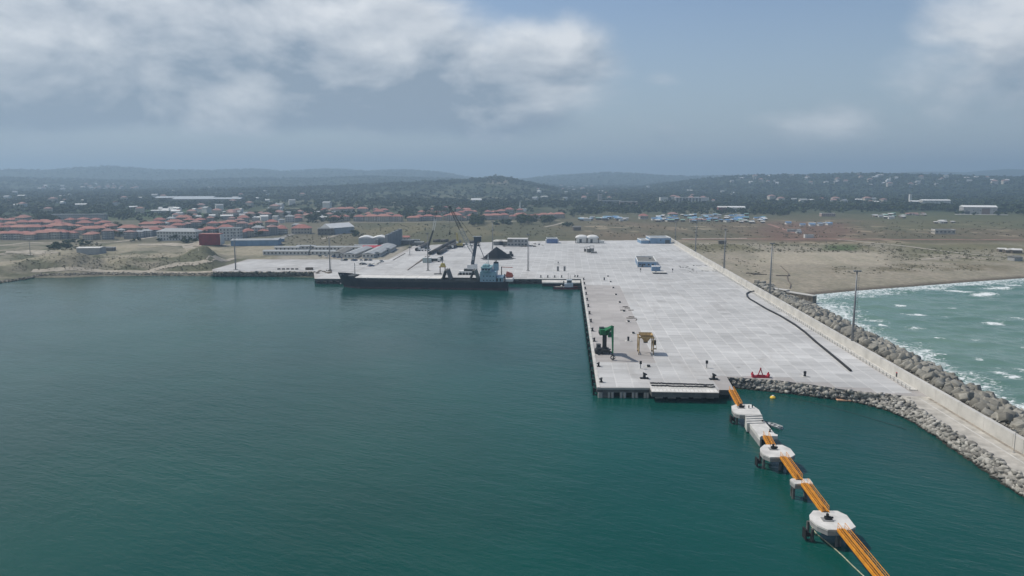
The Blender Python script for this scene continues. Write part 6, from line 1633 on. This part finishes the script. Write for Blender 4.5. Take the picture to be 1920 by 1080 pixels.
# ------------------------------------------------------------------ vegetation
def leaf_mat(name, c1, c2):
    m = bpy.data.materials.new(name); m.use_nodes = True; t = NT(m.node_tree); bs = m.node_tree.nodes['Principled BSDF']
    geo = t.n('ShaderNodeNewGeometry'); oi = t.n('ShaderNodeObjectInfo')
    c = t.mix(geo.outputs['Random Per Island'], c1, c2)
    f = t.noise(geo.outputs['Position'], .02, 3, .5)
    c = t.mix(t.ss(f, .35, .65, 0, .6), c, t.mix(1.0, c, (1.35, 1.15, .8), 'MULTIPLY'))
    t.l(c, bs.inputs['Base Color']); bs.inputs['Roughness'].default_value = .8; bs.inputs['Specular IOR Level'].default_value = .15
    return m
m_leaf = leaf_mat('foliage', (.022, .040, .014), (.070, .095, .034)); m_leafd = leaf_mat('foliage_dark', (.016, .030, .013), (.045, .066, .026)); m_bark = mat('bark', (.07, .055, .04), .9)
def crown_arrays(seed, n, lumps, flat_=.85):
    """leaf clumps spread through a lumpy crown of unit height, base at 0.25"""
    rs = np.random.default_rng(seed); L = [(rs.normal(size=3)*np.array([.20, .20, .14])+np.array([0, 0, .62]), rs.uniform(.16, .30)) for _ in range(lumps)]
    V, Fc = [], []
    for k in range(n):
        c, r = L[rs.integers(lumps)]; d = rs.normal(size=3); d /= np.linalg.norm(d); p = c+d*r*rs.uniform(.55, 1.05)*np.array([1, 1, flat_])
        u = rs.normal(size=3); u /= np.linalg.norm(u); nrm = d*.8+u*.5; a = np.cross(nrm, u); a /= np.linalg.norm(a)+1e-9; b = np.cross(nrm, a); b /= np.linalg.norm(b)+1e-9
        s = rs.uniform(.05, .10)*(120/n)**.4; o = len(V); V += [p-a*s-b*s*.6, p+a*s-b*s*.5, p+a*s*.3+b*s, p-a*s*.8+b*s*.7]; Fc.append((o, o+1, o+2, o+3))
    return np.array(V), np.array(Fc)
TREES = []
for i in range(6):
    V_, F_ = crown_arrays(700+i, 260, 6+i % 3); me = np_mesh('crown', V_, F_, (m_leaf, m_leafd)[i % 2])
    tr = thing('tree', 'x', 'tree', (0, 0, -900)); obj('crown', me, None, tr)
    mb = MB().tube((0, 0, -.05), (0, 0, .42), .030, 7, .02)
    for q in range(3): an = 2.1*q+i; mb.tube((0, 0, .34), (.16*math.cos(an), .16*math.sin(an), .6), .015, 5, .006)
    mb.build('trunk', m_bark, tr); TREES.append(tr)
CLUMP = [crown_arrays(800+i, 22, 4) for i in range(8)]

cand = []      # (x, y, z, height, zone)
def tree_px(px, py, h_, zone): p = G(px, py); cand.append((p.x, p.y, p.z, h_, zone))
def patch(x0, x1, y0, y1, n, h0, h1, zone):
    for _ in range(n): tree_px(random.uniform(x0, x1), random.uniform(y0, y1), random.uniform(h0, h1), zone)
Z_T, Z_V, Z_P, Z_H = 0, 1, 2, -1
PLC = []
PLACES = ['above the pale gabled hall', 'behind the quarter with the blue shed', 'at the upper town edge', 'in the green field above the crowded quarter', 'above the shore estate', 'on the plain behind the shore estate', 'behind the crowded quarter', 'in front of the grey roofed school', 'beside the grey store on the waste ground', 'by the gravel road on the waste ground', 'along the front of the town', 'between blocks of the crowded quarter', 'between blocks of the shore estate', "in the dark clump at the meadow's far edge", 'in the clump before the long red roofed row', 'at the right end of the long red roofed row', 'before the villa road', 'beside the timber hut track', 'behind the middle villas', 'behind the right hand villas', 'left of the villas', 'between the villa groups', 'beside the wavy roofed warehouse', 'on the rise behind the villa estate', 'standing low in the meadow', 'in the belt left of the pink walled house', 'in the belt behind the shack field', 'in the belt right of the shack field', 'on the plain before the wood edge', 'in the dark clump before the white depot', 'beside the grey factory', 'in the thin row on the right plain', 'near the silo tower']
for a in ((575, 640, 398, 420, 60, 7, 12, Z_T), (505, 580, 396, 408, 46, 6, 11, Z_T), (440, 520, 402, 412, 40, 6, 10, Z_T), (205, 260, 402, 412, 24, 6, 11, Z_T), (70, 110, 414, 419, 16, 8, 12, Z_T), (-30, 230, 396, 412, 90, 6, 12, Z_T), (230, 420, 402, 414, 60, 5, 9, Z_T),
          (320, 350, 448, 451, 8, 5, 8, Z_T), (90, 130, 460, 467, 14, 3, 6, Z_T), (130, 165, 455, 462, 8, 3, 6, Z_T), (100, 440, 452, 455, 14, 3, 6, Z_T), (190, 500, 424, 446, 60, 5, 9, Z_T), (0, 180, 428, 444, 26, 5, 8, Z_T),
          (882, 905, 412, 425, 16, 7, 12, Z_V), (975, 1005, 412, 423, 18, 7, 11, Z_V), (1018, 1034, 413, 424, 10, 7, 11, Z_V), (925, 960, 416, 422, 16, 4, 7, Z_V), (1060, 1075, 417, 425, 8, 4, 7, Z_V), (760, 850, 396, 408, 34, 7, 12, Z_V), (900, 960, 390, 404, 24, 7, 12, Z_V), (650, 680, 400, 414, 14, 5, 9, Z_V), (735, 786, 404, 415, 20, 6, 10, Z_V), (663, 672, 441, 444, 4, 5, 7, Z_V), (640, 1060, 384, 398, 90, 7, 12, Z_V), (660, 900, 420, 436, 16, 1.5, 3, Z_V),
          (1080, 1250, 390, 402, 120, 6, 11, Z_P), (1250, 1440, 392, 403, 110, 6, 11, Z_P), (1425, 1480, 396, 404, 30, 6, 10, Z_P), (1440, 1700, 384, 400, 90, 4, 9, Z_P), (1645, 1700, 388, 397, 26, 8, 13, Z_P), (1785, 1930, 388, 404, 60, 7, 12, Z_P), (1540, 1620, 392, 398, 20, 4, 8, Z_P), (1040, 1110, 396, 408, 18, 5, 9, Z_P)):
    patch(*a[:7], len(PLC)); PLC.append(PLACES[len(PLC)])
# woods on the plain and the hills
NW = 34000
wpx = RNG.uniform(-260, 2180, NW); wr = np.exp(RNG.uniform(math.log(1500), math.log(7600), NW)); wan = np.arctan((wpx-960)/F)
wx_, wy_ = wr*np.sin(wan), wr*np.cos(wan)
wf, wf2 = fbm(wx_, wy_, 420, 4, 51), fbm(wx_, wy_, 130, 3, 61)
wd_ = np.where(wf2 > .36, .97-2.6*np.maximum(0, wf-.56), .45)*np.where(wr < 2000, np.where(wpx > 600, .85, .45), 1)
for k in np.nonzero(RNG.uniform(0, 1, NW) < wd_)[0]:
    cand.append((wx_[k], wy_[k], hgt(wx_[k], wy_[k]), random.uniform(7, 12)*(1 if wr[k] < 2600 else 1.25), Z_H))
cand.sort(key=lambda c: -c[3]/math.hypot(c[0], c[1]))
PLC.append('standing clear of the far woods')
VV, FF, nv = [], [], 0
for k, (x, y, z, h_, zn) in enumerate(cand):
    wd = h_*random.uniform(1.15, 1.7)
    if k < 290:
        o = dup(TREES[k % 6], (x, y, z-.05), random.uniform(0, 6.28), ('pale leafy' if k % 2 == 0 else 'dark leafy')+' tree '+PLC[zn], (wd, wd, h_)); o['group'] = 'trees '+PLC[zn]
    else:
        v, f = CLUMP[k % 8]; a = random.uniform(0, 6.28); cs, sn_ = math.cos(a), math.sin(a); vv = v*np.array([wd*1.25, wd*1.25, h_*1.1])
        VV.append(np.c_[vv[:, 0]*cs-vv[:, 1]*sn_+x, vv[:, 0]*sn_+vv[:, 1]*cs+y, vv[:, 2]+z-h_*.28]); FF.append(f+nv); nv += len(v)
tag(obj('far_woodland', np_mesh('far_woodland', np.concatenate(VV), np.concatenate(FF), m_leafd), None), 'dense dark green woods covering the plain and the far hills', 'woods', kind='stuff')
for tr in TREES:
    for c in list(tr.children): bpy.data.objects.remove(c)
    bpy.data.objects.remove(tr)
# scrub on dunes, meadow and waste ground
VV, FF, nv = [], [], 0
def scrub(x0, x1, y0, y1, n, s0, s1):
    global nv
    for _ in range(n):
        p = G(random.uniform(x0, x1), random.uniform(y0, y1)); s = random.uniform(s0, s1); v, f = CLUMP[random.randrange(8)]
        VV.append(v*np.array([s*1.6, s*1.6, s])+np.array([p.x, p.y, p.z-s*.3])); FF.append(f+nv); nv += len(v)
for a in ((1560, 1660, 500, 514, 70, .4, 1.0), (1660, 1850, 494, 509, 110, .4, 1.1), (1290, 1440, 458, 475, 120, .8, 1.6), (1440, 1700, 455, 474, 220, .8, 1.8), (1640, 1920, 466, 490, 240, .7, 1.5), (1100, 1920, 415, 446, 500, .8, 2.2), (640, 1060, 420, 446, 300, .8, 2.0), (20, 400, 474, 507, 800, .3, 1.0), (90, 190, 458, 470, 80, 1, 2.4), (520, 660, 440, 460, 120, .8, 1.8), (1320, 1440, 480, 520, 60, .6, 1.2)):
    scrub(*a)
tag(obj('scrub', np_mesh('scrub', np.concatenate(VV), np.concatenate(FF), leaf_mat('scrub', (.060, .062, .030), (.150, .135, .070))), None), 'low dry scrub dotted over dunes, meadow and waste ground', 'scrub', kind='stuff')

# ------------------------------------------------------------------ far villages and shacks
def small_house(w_, d_, h_, mw, mr, rf, rh):
    r = thing('village_house', 'x', 'house', (0, 0, -800)); MB().bz(0, 0, -2, w_, d_, h_+2).build('wall', mw, r)
    (hip if rf == 'hip' else gable)(MB(), w_, d_, h_+.004, rh, .4).build('roof', mr, r, fix=True); return r
VH = [small_house(10, 8, 6, m_bwhite, m_tile3, 'hip', 2.2), small_house(12, 9, 8, m_bwhite, m_roofg, 'gable', 2), small_house(9, 8, 5, m_white, m_white, 'gable', 1.6), small_house(14, 10, 9, m_bwall, m_tile3, 'hip', 2.6), small_house(16, 9, 5, m_bgrey, m_white, 'gable', 1.5)]
VHL = [', white with a red hip roof', ', two storeys under a grey roof', ', all white and low', ', tall and cream with a red roof', ', long and grey with a white roof']
VIL = [(0, 640, 352, 400, 56, 'house scattered over the wooded left plain', 'houses on the left plain', 1.1), (60, 260, 344, 360, 22, 'house on the rise below the left hills', 'houses below the left hills', 1.2), (420, 640, 402, 414, 24, 'house between town and woods', 'houses between town and woods', 1.0),
       (1370, 1900, 331, 350, 48, 'tiny house on the wooded far ridge', 'houses on the far ridge', 1.3), (1000, 1460, 352, 382, 30, 'house among trees on the middle plain', 'houses on the middle plain', 1.1), (1440, 1660, 378, 384, 18, 'building in the row along the wood edge', 'sheds along the wood edge', 1.2), (1040, 1110, 350, 362, 14, 'house beside the quarry hill', 'houses beside the quarry hill', 1.1), (330, 480, 398, 412, 26, 'house at the upper edge of the town', 'houses at the upper edge of town', 1.0)]
for x0_, x1_, y0_, y1_, n, lab, grp, sc in VIL:
    for k in range(n):
        p = G(random.uniform(x0_, x1_), random.uniform(y0_, y1_)); kd = random.randrange(5); o = dup(VH[kd], p+Vector((0, 0, .5)), random.uniform(-.6, .6), lab+VHL[kd], sc*random.uniform(.7, 1.15)); o['group'] = grp
SHC = [mat('tarp_blue', (.10, .24, .44), .6, .1, .5), mat('tarp_sky', (.22, .34, .46), .6, .1, .5), m_bwhite, m_roofg, mat('tarp_green', (.20, .33, .28), .6, .1, .5), m_tile3, m_roofd]
SH = [small_house(random.uniform(5, 9), random.uniform(4, 6), random.uniform(2.2, 3), random.choice((m_bgrey, m_timber, m_bwhite)), m_, 'gable', .9) for m_ in SHC]
for s in SH: s['category'] = 'shack'; s.name = 'tarp_shack'
SHL = ['blue roofed', 'sky blue roofed', 'white roofed', 'grey roofed', 'green roofed', 'reddish roofed', 'dark roofed']
ZS = [(1085, 1180, 409.5, 414.5, 30, (0, 1, 2, 3, 4), 'low tarpaulin shack in the row left of the pink walled house', 'shacks left of the pink house'), (1225, 1400, 404, 417, 105, (0, 0, 1, 1, 2, 3, 4, 5, 6), 'low tarpaulin shack in the crowded shack field', 'shacks in the shack field'),
      (1365, 1435, 407, 420, 22, (0, 2, 3, 4), 'low shack at the thin right end of the shack field', 'shacks at the right end'), (1635, 1695, 403, 410.5, 18, (2, 2, 4, 3), 'hut in the camp on the brown plain', 'camp on the plain'), (1700, 1745, 402.5, 404.5, 8, (5, 2), 'small shed right of the green camp', 'sheds right of the camp'), (1748, 1786, 416, 419, 7, (2, 3), 'hut in the cluster on the brown field', 'cluster on the brown field'), (1470, 1570, 420, 425, 9, (2, 3, 0), 'hut beside the reddish field', 'roofs beside the reddish field'), (1868, 1905, 472, 475, 5, (2, 2), 'beach hut at the dune edge', 'beach huts'), (1900, 1910, 488, 491, 2, (6,), 'boat shelter on the sand', 'beach shelters'), (1478, 1498, 433, 438, 4, (6, 3), 'hut at the end of the red track', 'huts by the track')]
for x0_, x1_, y0_, y1_, n, kk, lab, grp in ZS:
    for k in range(n):
        kd = random.choice(kk); o = dup(SH[kd], G(random.uniform(x0_, x1_), random.uniform(y0_, y1_)), random.uniform(-.5, .5), SHL[kd]+' '+lab, random.uniform(.8, 1.25)); o['group'] = grp
for s in VH+SH:
    for c in list(s.children): bpy.data.objects.remove(c)
    bpy.data.objects.remove(s)
# dark wreck left on the sand and driftwood line
r = thing('wooden_frame', 'dark timber frame standing on the dry sand', 'frame', G(1354, 457.5)); 
for x in (-2.5, 0, 2.5): MB().bz(x, 0, 0, 2.0, 2.4, 3.0).build('panel', m_timber, r)
MB().bz(0, 0, 3.0, 8, 2.6, .3).build('roof', m_roofd, r)
pts = [G(a, b)+Vector((0, 0, .12)) for a, b in ((1464, 499), (1470, 505), (1477, 511), (1479, 515), (1476, 519), (1478, 527), (1483, 534), (1481, 541))]
o = MB().path(resample(pts, 24), .35, 5).build('drain_pipe', m_timber); tag(o, 'dark crooked pipe running down the sand', 'pipe')
for px, py, lab in ((1468, 517.5, 'dark plank lying on the sand beside the crooked pipe'), (1410, 513, 'long dark driftwood heap on the sand behind the sea wall'), (1425, 515, 'second dark driftwood heap on the sand behind the sea wall')):
    r = thing('driftwood', lab, 'driftwood', G(px, py)); 
    for q in range(4): MB().box((random.uniform(-2, 2), random.uniform(-.5, .5), .25), (random.uniform(4, 8), .5, .5), random.uniform(-.2, .2)).build('log', m_timber, r)
# ------------------------------------------------------------------ haze
hz = MB().box((0, 5500, 146), (34000, 18000, 312)).build('haze', None)
mh = bpy.data.materials.new('haze'); mh.use_nodes = True; mh.node_tree.nodes.clear(); t = NT(mh.node_tree)
pv = t.n('ShaderNodeVolumePrincipled'); pv.inputs['Color'].default_value = (0.48, 0.645, 0.82, 1); pv.inputs['Density'].default_value = 0.00023
pv.inputs['Anisotropy'].default_value = 0.2
o = t.n('ShaderNodeOutputMaterial'); t.l(pv.outputs[0], o.inputs['Volume']); hz.data.materials.append(mh)
tag(hz, kind='stuff')
